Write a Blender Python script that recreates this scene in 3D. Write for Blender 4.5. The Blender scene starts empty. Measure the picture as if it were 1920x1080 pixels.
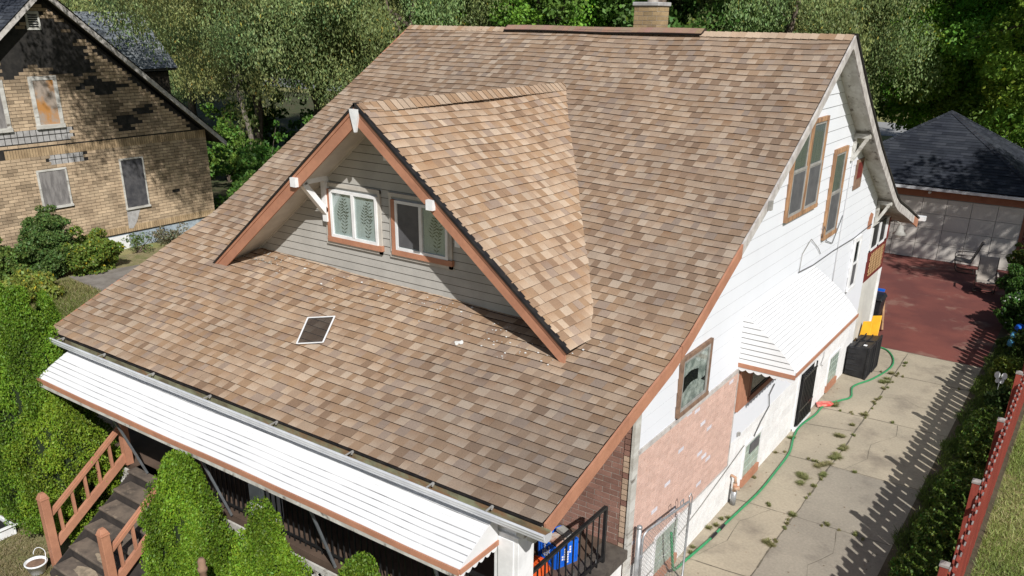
import bpy, math, random
import numpy as np
from mathutils import Vector, Matrix
R = math.radians
random.seed(7); rng = np.random.default_rng(11)
SC = bpy.context.scene
COL = SC.collection

# ---------------------------------------------------------------- camera, sky, sun, exposure
cam_d = bpy.data.cameras.new('camera'); cam = bpy.data.objects.new('camera', cam_d); COL.objects.link(cam)
YAW, PIT, ROL = R(-34.8566), R(22.44), R(0.7437)
_f = Vector((math.sin(YAW)*math.cos(PIT), math.cos(YAW)*math.cos(PIT), -math.sin(PIT)))
_r = Vector((math.cos(YAW), -math.sin(YAW), 0)); _u = _r.cross(_f)
_r2 = _r*math.cos(ROL) + _u*math.sin(ROL); _u2 = -_r*math.sin(ROL) + _u*math.cos(ROL)
cam.matrix_world = Matrix(((_r2.x, _u2.x, -_f.x, 14.1157), (_r2.y, _u2.y, -_f.y, -6.5239), (_r2.z, _u2.z, -_f.z, 8.2717), (0, 0, 0, 1)))
cam_d.sensor_width = 36; cam_d.lens = 1586.43/1920*36; cam_d.shift_y = (685.99-540)/1920
cam_d.clip_start = .1; cam_d.clip_end = 600
SC.camera = cam
SUN_AZ = Vector((.79, -.61)).normalized(); SUN_EL = R(40)
w = bpy.data.worlds.new('World'); SC.world = w; w.use_nodes = True
nt = w.node_tree; bg = nt.nodes['Background']; sky = nt.nodes.new('ShaderNodeTexSky')
sky.sky_type = 'NISHITA'; sky.sun_disc = False; sky.sun_elevation = SUN_EL; sky.sun_rotation = math.atan2(SUN_AZ.x, SUN_AZ.y)
nt.links.new(sky.outputs[0], bg.inputs[0]); bg.inputs[1].default_value = .062
sl = bpy.data.lights.new('sun', 'SUN'); sl.energy = 4.95; sl.angle = R(.55); sl.color = (1, .975, .938)
so = bpy.data.objects.new('sun', sl); COL.objects.link(so); so.location = (30, -25, 40)
sd = Vector((SUN_AZ.x*math.cos(SUN_EL), SUN_AZ.y*math.cos(SUN_EL), math.sin(SUN_EL)))
so.rotation_euler = sd.to_track_quat('Z', 'Y').to_euler()
SC.view_settings.view_transform = 'Standard'; SC.view_settings.look = 'None'; SC.view_settings.gamma = 1
SC.view_settings.exposure = .15
SC.render.engine = 'CYCLES'
SC.cycles.max_bounces = 6; SC.cycles.diffuse_bounces = 3; SC.cycles.transparent_max_bounces = 12

# ---------------------------------------------------------------- materials
def mat(name, c1, c2=None, scale=3., rough=.8, bump=0., bscale=40., attr=False, grain=0., gscale=60., lo=.4, hi=.6, metal=0., trans=0., stretch=(1, 1, 1), spec=.3, detail=6, c3=None, s3=.6, lo3=.55, hi3=.7):
    m = bpy.data.materials.new(name); m.use_nodes = True; t = m.node_tree; n = t.nodes; L = t.links
    b = n['Principled BSDF']; b.inputs['Roughness'].default_value = rough; b.inputs['Metallic'].default_value = metal
    b.inputs['Specular IOR Level'].default_value = spec
    tc = n.new('ShaderNodeTexCoord'); mp = n.new('ShaderNodeMapping'); mp.inputs['Scale'].default_value = stretch
    L.new(tc.outputs['Object'], mp.inputs[0])
    def noise(s, d=detail):
        x = n.new('ShaderNodeTexNoise'); x.inputs['Scale'].default_value = s; x.inputs['Detail'].default_value = d; x.inputs['Roughness'].default_value = .62
        L.new(mp.outputs[0], x.inputs['Vector']); return x
    def ramp(src, a, bb):
        r = n.new('ShaderNodeMapRange'); r.inputs['From Min'].default_value = a; r.inputs['From Max'].default_value = bb; L.new(src, r.inputs[0]); return r.outputs[0]
    def mix(fac, a, bb, mode='MIX'):
        x = n.new('ShaderNodeMix'); x.data_type = 'RGBA'; x.blend_type = mode
        for i, v in ((6, a), (7, bb)):
            if isinstance(v, tuple): x.inputs[i].default_value = v[:3]+(1,)
            else: L.new(v, x.inputs[i])
        if isinstance(fac, float): x.inputs[0].default_value = fac
        else: L.new(fac, x.inputs[0])
        return x.outputs[2]
    if attr:
        a = n.new('ShaderNodeAttribute'); a.attribute_name = 'Col'; c = a.outputs['Color']
        if c2: c = mix(ramp(noise(scale).outputs[0], lo, hi), c, mix(1., c, tuple(c2), 'MULTIPLY'))
    elif c2: c = mix(ramp(noise(scale).outputs[0], lo, hi), tuple(c1), tuple(c2))
    else:
        rgb = n.new('ShaderNodeRGB'); rgb.outputs[0].default_value = tuple(c1)+(1,); c = rgb.outputs[0]
    if c3: c = mix(ramp(noise(s3).outputs[0], lo3, hi3), c, tuple(c3))
    if grain:
        g = ramp(noise(gscale, 2).outputs[0], .25, .75)
        gg = n.new('ShaderNodeMapRange'); gg.inputs['To Min'].default_value = 1-grain; gg.inputs['To Max'].default_value = 1+grain; L.new(g, gg.inputs[0])
        v = n.new('ShaderNodeVectorMath'); v.operation = 'SCALE'; L.new(c, v.inputs[0]); L.new(gg.outputs[0], v.inputs['Scale']); c = v.outputs[0]
    L.new(c, b.inputs['Base Color'])
    if bump:
        bp = n.new('ShaderNodeBump'); bp.inputs['Strength'].default_value = bump; bp.inputs['Distance'].default_value = .02
        L.new(noise(bscale, 3).outputs[0], bp.inputs['Height']); L.new(bp.outputs[0], b.inputs['Normal'])
    if trans:
        tr = n.new('ShaderNodeBsdfTranslucent'); L.new(c, tr.inputs[0]); ms = n.new('ShaderNodeMixShader'); ms.inputs[0].default_value = trans
        L.new(b.outputs[0], ms.inputs[1]); L.new(tr.outputs[0], ms.inputs[2]); L.new(ms.outputs[0], n['Material Output'].inputs[0])
    return m
def glassmat(name, refl=.14):
    m = bpy.data.materials.new(name); m.use_nodes = True; t = m.node_tree; n = t.nodes
    n.remove(n['Principled BSDF']); a = n.new('ShaderNodeBsdfTransparent'); a.inputs[0].default_value = (.90, .93, .92, 1)
    g = n.new('ShaderNodeBsdfGlossy'); g.inputs['Roughness'].default_value = .06; x = n.new('ShaderNodeMixShader'); x.inputs[0].default_value = refl
    t.links.new(a.outputs[0], x.inputs[1]); t.links.new(g.outputs[0], x.inputs[2]); t.links.new(x.outputs[0], n['Material Output'].inputs[0]); return m
M = {}
M['shingle'] = mat('asphalt_shingle', (1, 1, 1), (.80, .79, .80), 1.1, .95, .35, 130, attr=True, grain=.16, gscale=75, lo=.35, hi=.7, spec=.15)
M['dark_shingle'] = mat('charcoal_shingle', (1, 1, 1), (.7, .72, .78), .9, .9, .3, 90, attr=True, grain=.2, gscale=60, spec=.2)
M['brickv'] = mat('brick_face', (1, 1, 1), (.78, .76, .75), 2.5, .9, .3, 70, attr=True, grain=.14, gscale=40, spec=.2)
M['leaf'] = mat('leaf', (1, 1, 1), None, attr=True, rough=.55, trans=.28, spec=.35)
M['brick_plain'] = mat('plain_brick_face', (1, 1, 1), (.93, .91, .90), 6, .9, .25, 60, attr=True, grain=.1, gscale=30, spec=.2)
M['mortar'] = mat('mortar', (.42, .38, .33), (.3, .27, .24), 4, .95)
M['tar'] = mat('tar_paper', (.015, .014, .013), (.03, .027, .024), 5, .85)
M['white_siding'] = mat('white_siding', (.72, .735, .77), (.67, .685, .72), .9, .5, .06, 12, lo=.3, hi=.75, c3=(.62, .61, .58), s3=.7, lo3=.66, hi3=.95, stretch=(1, 1, .6))
M['joint_line'] = mat('joint_shadow_strip', (.24, .24, .25), (.36, .36, .37), 2.5, .9)  # grey stands in for the shadow line at each lap or slat
M['joint_dark'] = mat('joint_shade', (.17, .17, .175), (.50, .50, .50), 1.4, .9, lo=.36, hi=.60)  # shade between overlapping awning slats, put in as dark colour
M['joint_beige'] = mat('siding_lap_shadow', (.07, .066, .06), (.12, .115, .105), 3, .9)
M['white_block'] = mat('white_painted_block', (.74, .74, .73), (.68, .67, .65), 2.2, .8, .35, 22, grain=.04, c3=(.56, .53, .48), s3=2.5, lo3=.66, hi3=.9)
M['white_paint'] = mat('white_paint', (.78, .78, .78), (.66, .66, .66), 4, .45, .05, 30)
M['awning_white'] = mat('awning_enamel', (.70, .70, .705), (.62, .62, .62), 1.6, .45, .05, 25, lo=.45, hi=.8, c3=(.46, .44, .40), s3=3.5, lo3=.66, hi3=.9)
M['grey_siding'] = mat('beige_grey_siding', (.40, .385, .355), (.35, .337, .31), 2.5, .6, .05, 30, grain=.04)
M['soffit_grey'] = mat('soffit_beige', (.50, .47, .42), (.42, .39, .35), 3, .7)
M['worn_white'] = mat('worn_white_wood', (.55, .54, .50), (.40, .38, .34), 5, .85, .2, 30, stretch=(1, .25, 1), c3=(.14, .12, .10), s3=7, lo3=.56, hi3=.68)
M['fascia_grey'] = mat('weathered_fascia', (.52, .49, .46), (.36, .33, .31), 5, .8, .2, 30, c3=(.16, .13, .11), s3=6, lo3=.6, hi3=.75)
M['orange'] = mat('terracotta_paint', (.43, .205, .125), (.36, .168, .103), 2.0, .65, .15, 24, grain=.07, gscale=14, c3=(.30, .15, .10), s3=5, lo3=.6, hi3=.8)
M['orange_dk'] = mat('brown_paint', (.30, .125, .075), (.25, .10, .06), 3, .6)
M['barewood'] = mat('bare_wood_trim', (.42, .245, .13), (.25, .14, .08), 8, .85, .2, 40, stretch=(1, 1, .25), c3=(.12, .08, .05), s3=9, lo3=.58, hi3=.72)
M['brownwood'] = mat('brown_wood', (.24, .15, .10), (.16, .10, .07), 7, .85, .2, 30)
M['black_edge'] = mat('drip_edge', (.012, .011, .012), (.025, .022, .02), 8, .5)
M['gutter'] = mat('gutter_metal', (.70, .71, .73), (.58, .59, .62), 3, .35, metal=.25)
M['gutter_in'] = mat('gutter_inside', (.22, .225, .14), (.12, .10, .06), 5, .9, .2, 40, stretch=(.5, 1, 1), c3=(.20, .115, .06), s3=3, lo3=.5, hi3=.6)
M['steel'] = mat('grey_steel', (.33, .36, .38), (.25, .27, .29), 6, .4, metal=.6)
M['galv'] = mat('galvanised', (.42, .43, .44), (.30, .31, .32), 9, .45, metal=.5)
M['black_metal'] = mat('black_metal', (.012, .012, .013), (.02, .02, .02), 8, .35)
M['black_plastic'] = mat('black_plastic', (.014, .014, .016), (.025, .025, .027), 6, .45)
M['yellow'] = mat('yellow_plastic', (.70, .36, .015), (.6, .30, .012), 4, .45)
M['blue'] = mat('blue_plastic', (.012, .13, .62), (.01, .10, .5), 4, .35)
M['orange_pl'] = mat('orange_plastic', (.75, .12, .03), (.6, .09, .02), 4, .4)
M['red_fence'] = mat('red_stain', (.27, .052, .034), (.19, .036, .025), 4, .8, .3, 25, grain=.1, stretch=(1, 1, .25), c3=(.30, .17, .14), s3=9, lo3=.62, hi3=.8)
M['grey_end'] = mat('weathered_end', (.30, .27, .25), (.19, .16, .15), 12, .9)
M['dark_red'] = mat('dark_red_paint', (.16, .028, .022), (.13, .02, .018), 4, .6)
M['tan'] = mat('tan_lattice', (.52, .33, .17), (.42, .26, .13), 5, .7)
M['beige'] = mat('beige_panel', (.56, .55, .50), (.48, .47, .43), 2, .7, .1, 20)
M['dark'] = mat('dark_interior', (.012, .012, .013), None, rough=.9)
M['mesh_dark'] = mat('insect_screen', (.085, .085, .09), (.11, .11, .115), 5, .6)
M['curtain'] = mat('curtain', (.58, .62, .635), (.48, .52, .535), 6, .8, stretch=(6, 6, 1))
M['curtain_dim'] = mat('dim_curtain', (.17, .19, .175), (.11, .125, .12), 5, .8, stretch=(8, 8, .6))
M['curtain_w'] = mat('lace_curtain', (.62, .62, .58), (.28, .30, .28), 7, .85, .3, 12)
M['palm'] = mat('palm_print', (.075, .085, .08), (.11, .12, .115), 8, .8)
M['glass'] = glassmat('window_glass', .12)
M['glassblock'] = mat('glass_block', (.36, .42, .36), (.26, .33, .28), 9, .15, .5, 14, spec=.6)
M['concrete'] = mat('concrete', (.39, .335, .25), (.31, .27, .205), .7, .9, .12, 60, grain=.13, gscale=22, lo=.35, hi=.65, c3=(.19, .16, .125), s3=1.0, lo3=.52, hi3=.74)
M['red_patio'] = mat('worn_red_concrete', (.185, .060, .047), (.130, .044, .038), .6, .85, .1, 50, grain=.10, gscale=30, c3=(.29, .19, .145), s3=.8, lo3=.55, hi3=.74, stretch=(1, 1, 1))
M['joint'] = mat('joint_dirt', (.10, .085, .065), (.17, .15, .11), 6, .95)
M['soil'] = mat('soil', (.10, .078, .05), (.07, .058, .035), 3, .95, .4, 20)
M['lawn'] = mat('lawn_ground', (.19, .20, .07), (.25, .22, .10), 1.6, .95, .4, 30, grain=.2, gscale=18, c3=(.075, .09, .03), s3=.7, lo3=.5, hi3=.65)
M['wood_floor'] = mat('leafy_ground', (.045, .06, .02), (.075, .065, .035), 1.2, .95, .5, 20, grain=.25, gscale=9)
M['drylawn'] = mat('dry_lawn', (.24, .20, .11), (.15, .15, .06), 2.4, .95, .4, 30, grain=.2, gscale=22)
M['road'] = mat('road_asphalt', (.30, .30, .30), (.25, .25, .25), 1, .9)
M['path'] = mat('old_path', (.24, .215, .19), (.17, .15, .13), 2, .9, .2, 30)
M['bark'] = mat('bark', (.19, .15, .115), (.08, .062, .05), 5, .95, .7, 14, stretch=(1, 1, .25))
M['deadwood'] = mat('pale_bark', (.20, .17, .14), (.12, .10, .085), 7, .9)
M['riser'] = mat('dark_riser', (.05, .042, .037), (.03, .026, .024), 4, .85)
M['step'] = mat('worn_step', (.17, .135, .105), (.085, .07, .058), 3.0, .8, .2, 30, c3=(.25, .20, .15), s3=5, lo3=.58, hi3=.7)
M['step_bare'] = mat('bare_step_wood', (.35, .28, .20), (.22, .18, .13), 12, .9, .2, 30)
M['slab'] = mat('porch_slab', (.06, .05, .043), (.10, .085, .07), 5, .8, .15, 30)
M['porchfloor'] = mat('porch_floor', (.11, .075, .055), (.08, .055, .04), 3, .75)
M['hose'] = mat('green_hose', (.045, .27, .11), (.035, .22, .09), 8, .4)
M['red_pl'] = mat('red_plastic', (.55, .05, .045), (.6, .25, .2), 12, .4)
M['gas'] = mat('corroded_brass', (.40, .20, .12), (.45, .34, .24), 14, .6)
M['greymetal'] = mat('grey_paint', (.33, .32, .30), (.25, .24, .22), 8, .7)
M['sling'] = mat('taupe_sling', (.34, .30, .26), (.29, .255, .22), 6, .7)
M['bronze'] = mat('bronze_frame', (.05, .042, .036), (.035, .03, .026), 8, .4)
M['cardboard'] = mat('paper_packaging', (.60, .52, .45), (.42, .22, .15), 9, .7)
M['foundation'] = mat('painted_foundation', (.34, .40, .45), (.24, .28, .32), 4, .85, .3, 14, c3=(.45, .45, .42), s3=5, lo3=.56, hi3=.68)
M['plywood'] = mat('weathered_plywood', (.24, .225, .215), (.15, .14, .135), 3, .9, .15, 20, stretch=(3, 3, .6), grain=.12, gscale=25)
M['plywood_new'] = mat('orange_plywood', (.42, .20, .06), (.33, .27, .22), 1.6, .85, stretch=(1, 1, .7), lo=.42, hi=.55)
M['black_board'] = mat('charred_board', (.045, .045, .05), (.085, .082, .085), 3, .9, .1, 20, grain=.2)
M['cement'] = mat('cement_render', (.40, .39, .38), (.30, .29, .28), 5, .9)
M['garage_wall'] = mat('garage_panel', (.60, .555, .50), (.53, .495, .45), 2, .6, .05, 20)
M['blue_dec'] = mat('blue_ornament', (.05, .20, .40), (.12, .35, .45), 14, .3)
M['splat'] = mat('white_splatter', (.70, .69, .66), (.55, .53, .5), 20, .9)
M['debris'] = mat('dry_debris', (.42, .39, .34), (.20, .15, .1), 20, .95)
M['frond'] = mat('wire_cable', (.10, .10, .10), None, rough=.6)
M['whitecable'] = mat('white_cable', (.55, .55, .56), None, rough=.6)

# ---------------------------------------------------------------- mesh helpers
class MB:
    def __init__(s): s.v = []; s.f = []; s.c = []; s.m = []
    def face(s, pts, col=(1, 1, 1), m=0):
        i = len(s.v); s.v.extend([tuple(p) for p in pts]); s.f.append(tuple(range(i, i+len(pts)))); s.c.append(col); s.m.append(m); return s
    def hexa(s, p, col=(1, 1, 1), m=0):      # 8 points: bottom loop 0-3, top loop 4-7
        i = len(s.v); s.v.extend([tuple(q) for q in p])
        for q in ((3, 2, 1, 0), (4, 5, 6, 7), (0, 1, 5, 4), (1, 2, 6, 5), (2, 3, 7, 6), (3, 0, 4, 7)):
            s.f.append(tuple(i+k for k in q)); s.c.append(col); s.m.append(m)
        return s
    def box(s, a, b, col=(1, 1, 1), m=0):
        x0, y0, z0 = a; x1, y1, z1 = b
        return s.hexa([(x0, y0, z0), (x1, y0, z0), (x1, y1, z0), (x0, y1, z0), (x0, y0, z1), (x1, y0, z1), (x1, y1, z1), (x0, y1, z1)], col, m)
    def obox(s, O, A, B, N, a0, a1, b0, b1, n0, n1, col=(1, 1, 1), m=0):
        P = lambda a, b, n: O+A*a+B*b+N*n
        return s.hexa([P(a0, b0, n0), P(a1, b0, n0), P(a1, b1, n0), P(a0, b1, n0), P(a0, b0, n1), P(a1, b0, n1), P(a1, b1, n1), P(a0, b1, n1)], col, m)
    def bar(s, p, q, w, h, up=(0, 0, 1), col=(1, 1, 1), m=0):
        p = Vector(p); q = Vector(q); d = (q-p).normalized(); u = Vector(up); sdv = d.cross(u)
        if sdv.length < 1e-4: sdv = d.cross(Vector((1, 0, 0)))
        sdv.normalize(); u = sdv.cross(d)
        a = sdv*w/2; b = u*h/2
        return s.hexa([p-a-b, p+a-b, q+a-b, q-a-b, p-a+b, p+a+b, q+a+b, q-a+b], col, m)
    def tube(s, path, r, n=8, col=(1, 1, 1), m=0, cap=True):
        path = [Vector(p) for p in path]; rs = r if isinstance(r, (list, tuple)) else [r]*len(path)
        base = len(s.v); prev = None
        for k, p in enumerate(path):
            d = (path[min(k+1, len(path)-1)]-path[max(k-1, 0)]).normalized()
            if prev is None: a = d.orthogonal().normalized()
            else:
                a = prev-d*prev.dot(d); a = a.normalized() if a.length > 1e-5 else d.orthogonal().normalized()
            prev = a; b = d.cross(a)
            for j in range(n):
                t = 2*math.pi*j/n; s.v.append(tuple(p+(a*math.cos(t)+b*math.sin(t))*rs[k]))
        for k in range(len(path)-1):
            for j in range(n):
                s.f.append((base+k*n+j, base+k*n+(j+1) % n, base+(k+1)*n+(j+1) % n, base+(k+1)*n+j)); s.c.append(col); s.m.append(m)
        if cap:
            s.f.append(tuple(base+j for j in reversed(range(n)))); s.c.append(col); s.m.append(m)
            s.f.append(tuple(base+(len(path)-1)*n+j for j in range(n))); s.c.append(col); s.m.append(m)
        return s
    def prism(s, pts, ext, col=(1, 1, 1), m=0):
        ext = Vector(ext); a = [Vector(p) for p in pts]; b = [p+ext for p in a]; i = len(s.v); n = len(a)
        s.v.extend([tuple(p) for p in a+b]); s.f.append(tuple(i+k for k in range(n))); s.f.append(tuple(i+n+k for k in reversed(range(n))))
        s.c += [col]*2; s.m += [m]*2
        for k in range(n):
            s.f.append((i+k, i+n+k, i+n+(k+1) % n, i+(k+1) % n)); s.c.append(col); s.m.append(m)
        return s
    def lathe(s, cx, cy, prof, n=16, col=(1, 1, 1), m=0):
        base = len(s.v)
        for r, z in prof:
            for j in range(n):
                t = 2*math.pi*j/n; s.v.append((cx+r*math.cos(t), cy+r*math.sin(t), z))
        for k in range(len(prof)-1):
            for j in range(n):
                s.f.append((base+k*n+j, base+k*n+(j+1) % n, base+(k+1)*n+(j+1) % n, base+(k+1)*n+j)); s.c.append(col); s.m.append(m)
        s.f.append(tuple(base+j for j in reversed(range(n)))); s.c.append(col); s.m.append(m)
        s.f.append(tuple(base+(len(prof)-1)*n+j for j in range(n))); s.c.append(col); s.m.append(m)
        return s

def link(o, parent, local=False):
    COL.objects.link(o)
    if parent is not None:
        o.parent = parent
        if not local and parent.type == 'EMPTY':
            o.matrix_parent_inverse = (Matrix.Translation(parent.location) @ Matrix.Rotation(parent.rotation_euler.z, 4, 'Z')).inverted()
    return o
def obj(name, mb, mats, parent=None, label=None, smooth=False, local=False, bevel=0):
    me = bpy.data.meshes.new(name); me.from_pydata(mb.v, [], mb.f)
    if isinstance(mats, str): mats = [mats]
    for k in mats: me.materials.append(M[k])
    if len(mats) > 1: me.polygons.foreach_set('material_index', mb.m)
    if any(c != (1, 1, 1) for c in mb.c[:200]) or any(M[k].name in ('asphalt_shingle', 'charcoal_shingle', 'brick_face', 'plain_brick_face', 'leaf') for k in mats):
        at = me.color_attributes.new('Col', 'FLOAT_COLOR', 'CORNER')
        a = np.array([(*q, 1.) for c_, f_ in zip(mb.c, mb.f) for q in (c_ if isinstance(c_[0], tuple) else (c_,)*len(f_))]); at.data.foreach_set('color', a.ravel())
    if smooth: me.polygons.foreach_set('use_smooth', [True]*len(me.polygons))
    me.update(); o = bpy.data.objects.new(name, me); link(o, parent, local)
    if bevel:
        bv = o.modifiers.new('bevel', 'BEVEL'); bv.width = bevel; bv.segments = 2; bv.limit_method = 'ANGLE'
    if label: o['label'] = label
    return o
def npobj(name, V, C, mats, parent=None, local=False, label=None):
    """quads from an (n,4,3) array with (n,3) colours"""
    n = len(V); me = bpy.data.meshes.new(name); me.vertices.add(n*4); me.loops.add(n*4); me.polygons.add(n)
    me.vertices.foreach_set('co', V.astype(np.float32).ravel()); me.loops.foreach_set('vertex_index', np.arange(n*4, dtype=np.int32))
    me.polygons.foreach_set('loop_start', np.arange(0, n*4, 4, dtype=np.int32)); me.polygons.foreach_set('loop_total', np.full(n, 4, dtype=np.int32))
    me.materials.append(M[mats]); me.update(calc_edges=True)
    at = me.color_attributes.new('Col', 'FLOAT_COLOR', 'CORNER'); at.data.foreach_set('color', np.repeat(np.c_[C, np.ones(n)], 4, axis=0).astype(np.float32).ravel())
    o = bpy.data.objects.new(name, me); link(o, parent, local)
    if label: o['label'] = label
    return o
def empty(name, loc, label, cat, group=None, rz=0):
    o = bpy.data.objects.new(name, None); o.location = loc; o.rotation_euler = (0, 0, rz); o.empty_display_size = .3; COL.objects.link(o)
    o['label'] = label; o['category'] = cat
    if group: o['group'] = group
    return o
def tag(o, label=None, cat=None, group=None, kind=None):
    for k, v in (('label', label), ('category', cat), ('group', group), ('kind', kind)):
        if v: o[k] = v
    return o
def copy_tree(o, parent=None):
    c = o.copy(); COL.objects.link(c); c.parent = parent
    for ch in [x for x in bpy.data.objects if x.parent == o]: copy_tree(ch, c)
    return c
def V3(*a): return Vector(a)
X, Y, Z = V3(1, 0, 0), V3(0, 1, 0), V3(0, 0, 1)

# ---------------------------------------------------------------- ground
def sheet(name, pts, z, m, label=None):
    mb = MB(); mb.face([(x, y, z) for x, y in pts]); o = obj(name, mb, m); tag(o, label, kind='structure'); return o
mb = MB()
xs = list(range(-260, 261, 20))
for x in xs[:-1]:
    for y in range(-60, 400, 20): mb.face([(x, y, -.012), (x+20, y, -.012), (x+20, y+20, -.012), (x, y+20, -.012)])
tag(obj('ground', mb, 'lawn'), 'patchy green ground running back under the trees', kind='structure')
sheet('side_yard', [(-14.9, -12), (-.4, -12), (-.4, 14), (-14.9, 14)], -.006, 'drylawn', 'dry side yard between the two houses')
sheet('front_yard', [(-.4, -14), (9.0, -14), (9.0, 0.0), (-.4, 0.0)], -.004, 'drylawn', 'dry patchy front yard')
sheet('tree_floor', [(-70, 15), (-1, 15), (-1, 30), (4.5, 36), (4.5, 62), (-70, 62)], -.008, 'wood_floor', 'shaded leafy ground under the trees')
sheet('driveway', [(9.0, -14), (12.55, -14), (12.55, 17.1), (9.0, 17.1)], 0, 'concrete', 'beige concrete driveway beside the house')
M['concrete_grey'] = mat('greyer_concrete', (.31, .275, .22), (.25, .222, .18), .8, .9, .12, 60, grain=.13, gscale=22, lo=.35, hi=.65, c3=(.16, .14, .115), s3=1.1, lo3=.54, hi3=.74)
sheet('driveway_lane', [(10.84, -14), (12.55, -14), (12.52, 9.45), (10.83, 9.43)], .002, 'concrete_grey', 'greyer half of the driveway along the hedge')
sheet('patio', [(8.3, 17.1), (12.6, 17.1), (12.6, 27.9), (7.2, 27.9), (7.2, 18.2), (8.3, 18.2)], .002, 'red_patio', 'worn red painted concrete patio')
sheet('planting_strip', [(12.5, -14), (13.72, -14), (13.72, 27.9), (12.5, 27.9)], .004, 'soil', 'planted strip under the hedges')
sheet('road', [(-120, 66), (120, 66), (120, 76), (-120, 76)], .0, 'road', 'pale road beyond the garage')
sheet('old_path', [(-13.8, 7.4), (-11.0, 7.1), (-10.2, 8.6), (-10.4, 10.0), (-13.3, 9.7)], .0, 'path', 'bare grey patch of paving in the side yard')
mb = MB()
def crack(pts, wd=.016):
    P = []
    for (a, b) in zip(pts[:-1], pts[1:]):
        a = Vector(a); b = Vector(b); n = max(2, int((b-a).length/.25))
        for k in range(n): P.append(a.lerp(b, k/n))
    P.append(Vector(pts[-1])); Q = [(p.x+random.uniform(-.012, .012), p.y+random.uniform(-.012, .012)) for p in P]
    for (x0, y0), (x1, y1) in zip(Q[:-1], Q[1:]):
        d = Vector((x1-x0, y1-y0)).normalized(); n = Vector((-d.y, d.x))*wd*random.uniform(.3, .8)
        mb.face([(x0-n.x, y0-n.y, .004), (x1-n.x, y1-n.y, .004), (x1+n.x, y1+n.y, .004), (x0+n.x, y0+n.y, .004)])
pass
crack([(10.84, -4), (10.84, 5), (10.82, 12), (10.72, 17)], .022)
for y in (-1, 2.4, 4.9, 7.15, 9.43, 12.2, 15.2): crack([(9.68, y-.08), (10.8, y), (12.5, y+.06)])
crack([(11.1, 9.5), (11.35, 10.2), (11.25, 10.9), (11.6, 11.6), (11.5, 12.2)], .008); crack([(9.9, 5.0), (10.15, 5.7), (10.1, 6.4), (10.4, 7.1)], .007); crack([(11.7, 4.9), (11.5, 5.8), (11.75, 6.4), (11.6, 7.1)], .008); crack([(10.9, 13.6), (11.3, 13.8), (11.7, 13.5), (12.4, 13.7)], .007); crack([(9.7, 11.04), (10.8, 11.3)]); crack([(8.3, 17.1), (12.5, 17.1)], .02)
tag(obj('driveway_joints', mb, 'joint'), 'dirt filled joints in the concrete', kind='structure')

# ---------------------------------------------------------------- bungalow geometry
XL, XR, YR = 0., 10., 9.43
WX = 9.662
PRF_L = ([0, 1, 2, 3, 3.6, 4.2, 5, 6, 7, 8, 9.43], [3.27, 3.67, 4.05, 4.45, 4.70, 5.02, 5.50, 6.07, 6.63, 7.20, 8.04])
PRF_R = ([0, 1, 2, 3, 3.45, 4, 5, 6, 7, 8, 9.43], [3.26, 3.57, 3.89, 4.19, 4.38, 4.68, 5.24, 5.80, 6.42, 7.06, 8.04])
def RZ(x, y):
    if y > YR: return float(np.interp(2*YR-y, *PRF_R))
    t = min(1, max(0, x/10)); return float(np.interp(y, *PRF_L)*(1-t)+np.interp(y, *PRF_R)*t)
ys_ = np.linspace(0, YR, 200); zs_ = np.array([RZ(5, y) for y in ys_]); SL = np.r_[0, np.cumsum(np.hypot(np.diff(ys_), np.diff(zs_)))]
_ph = [random.uniform(0, 6) for _ in range(6)]
def wav(u, v): return .010*math.sin(u*.9+_ph[0]+.6*v)+.007*math.sin(u*2.1-v*1.3+_ph[1])+.004*math.sin(u*4.7+v*2.9+_ph[2])
def main_map(u, v, n):
    y = float(np.interp(v, SL, ys_)); y2 = min(YR, y+.05); y1 = max(0, y-.05)
    s = (RZ(u, y2)-RZ(u, y1))/(y2-y1); nn = Vector((0, -s, 1)).normalized()
    z = RZ(u, y)+wav(u, v)*(1 if .2 < y < YR-.2 else .3)
    return V3(u, y, z)+nn*n
PAL = [((.455, .345, .248), 3.0), ((.415, .300, .207), 3.2), ((.345, .226, .139), 3.2), ((.285, .187, .120), 1.6), ((.340, .252, .190), 1.3), ((.475, .368, .270), .8), ((.378, .268, .184), 2.4)]
PALA = [3.5, 2.2, .2, .0, .5, 1.8, .7]; PALB = [.0, .6, 3.5, 1.5, 1.1, 0, 1.8]
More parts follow.
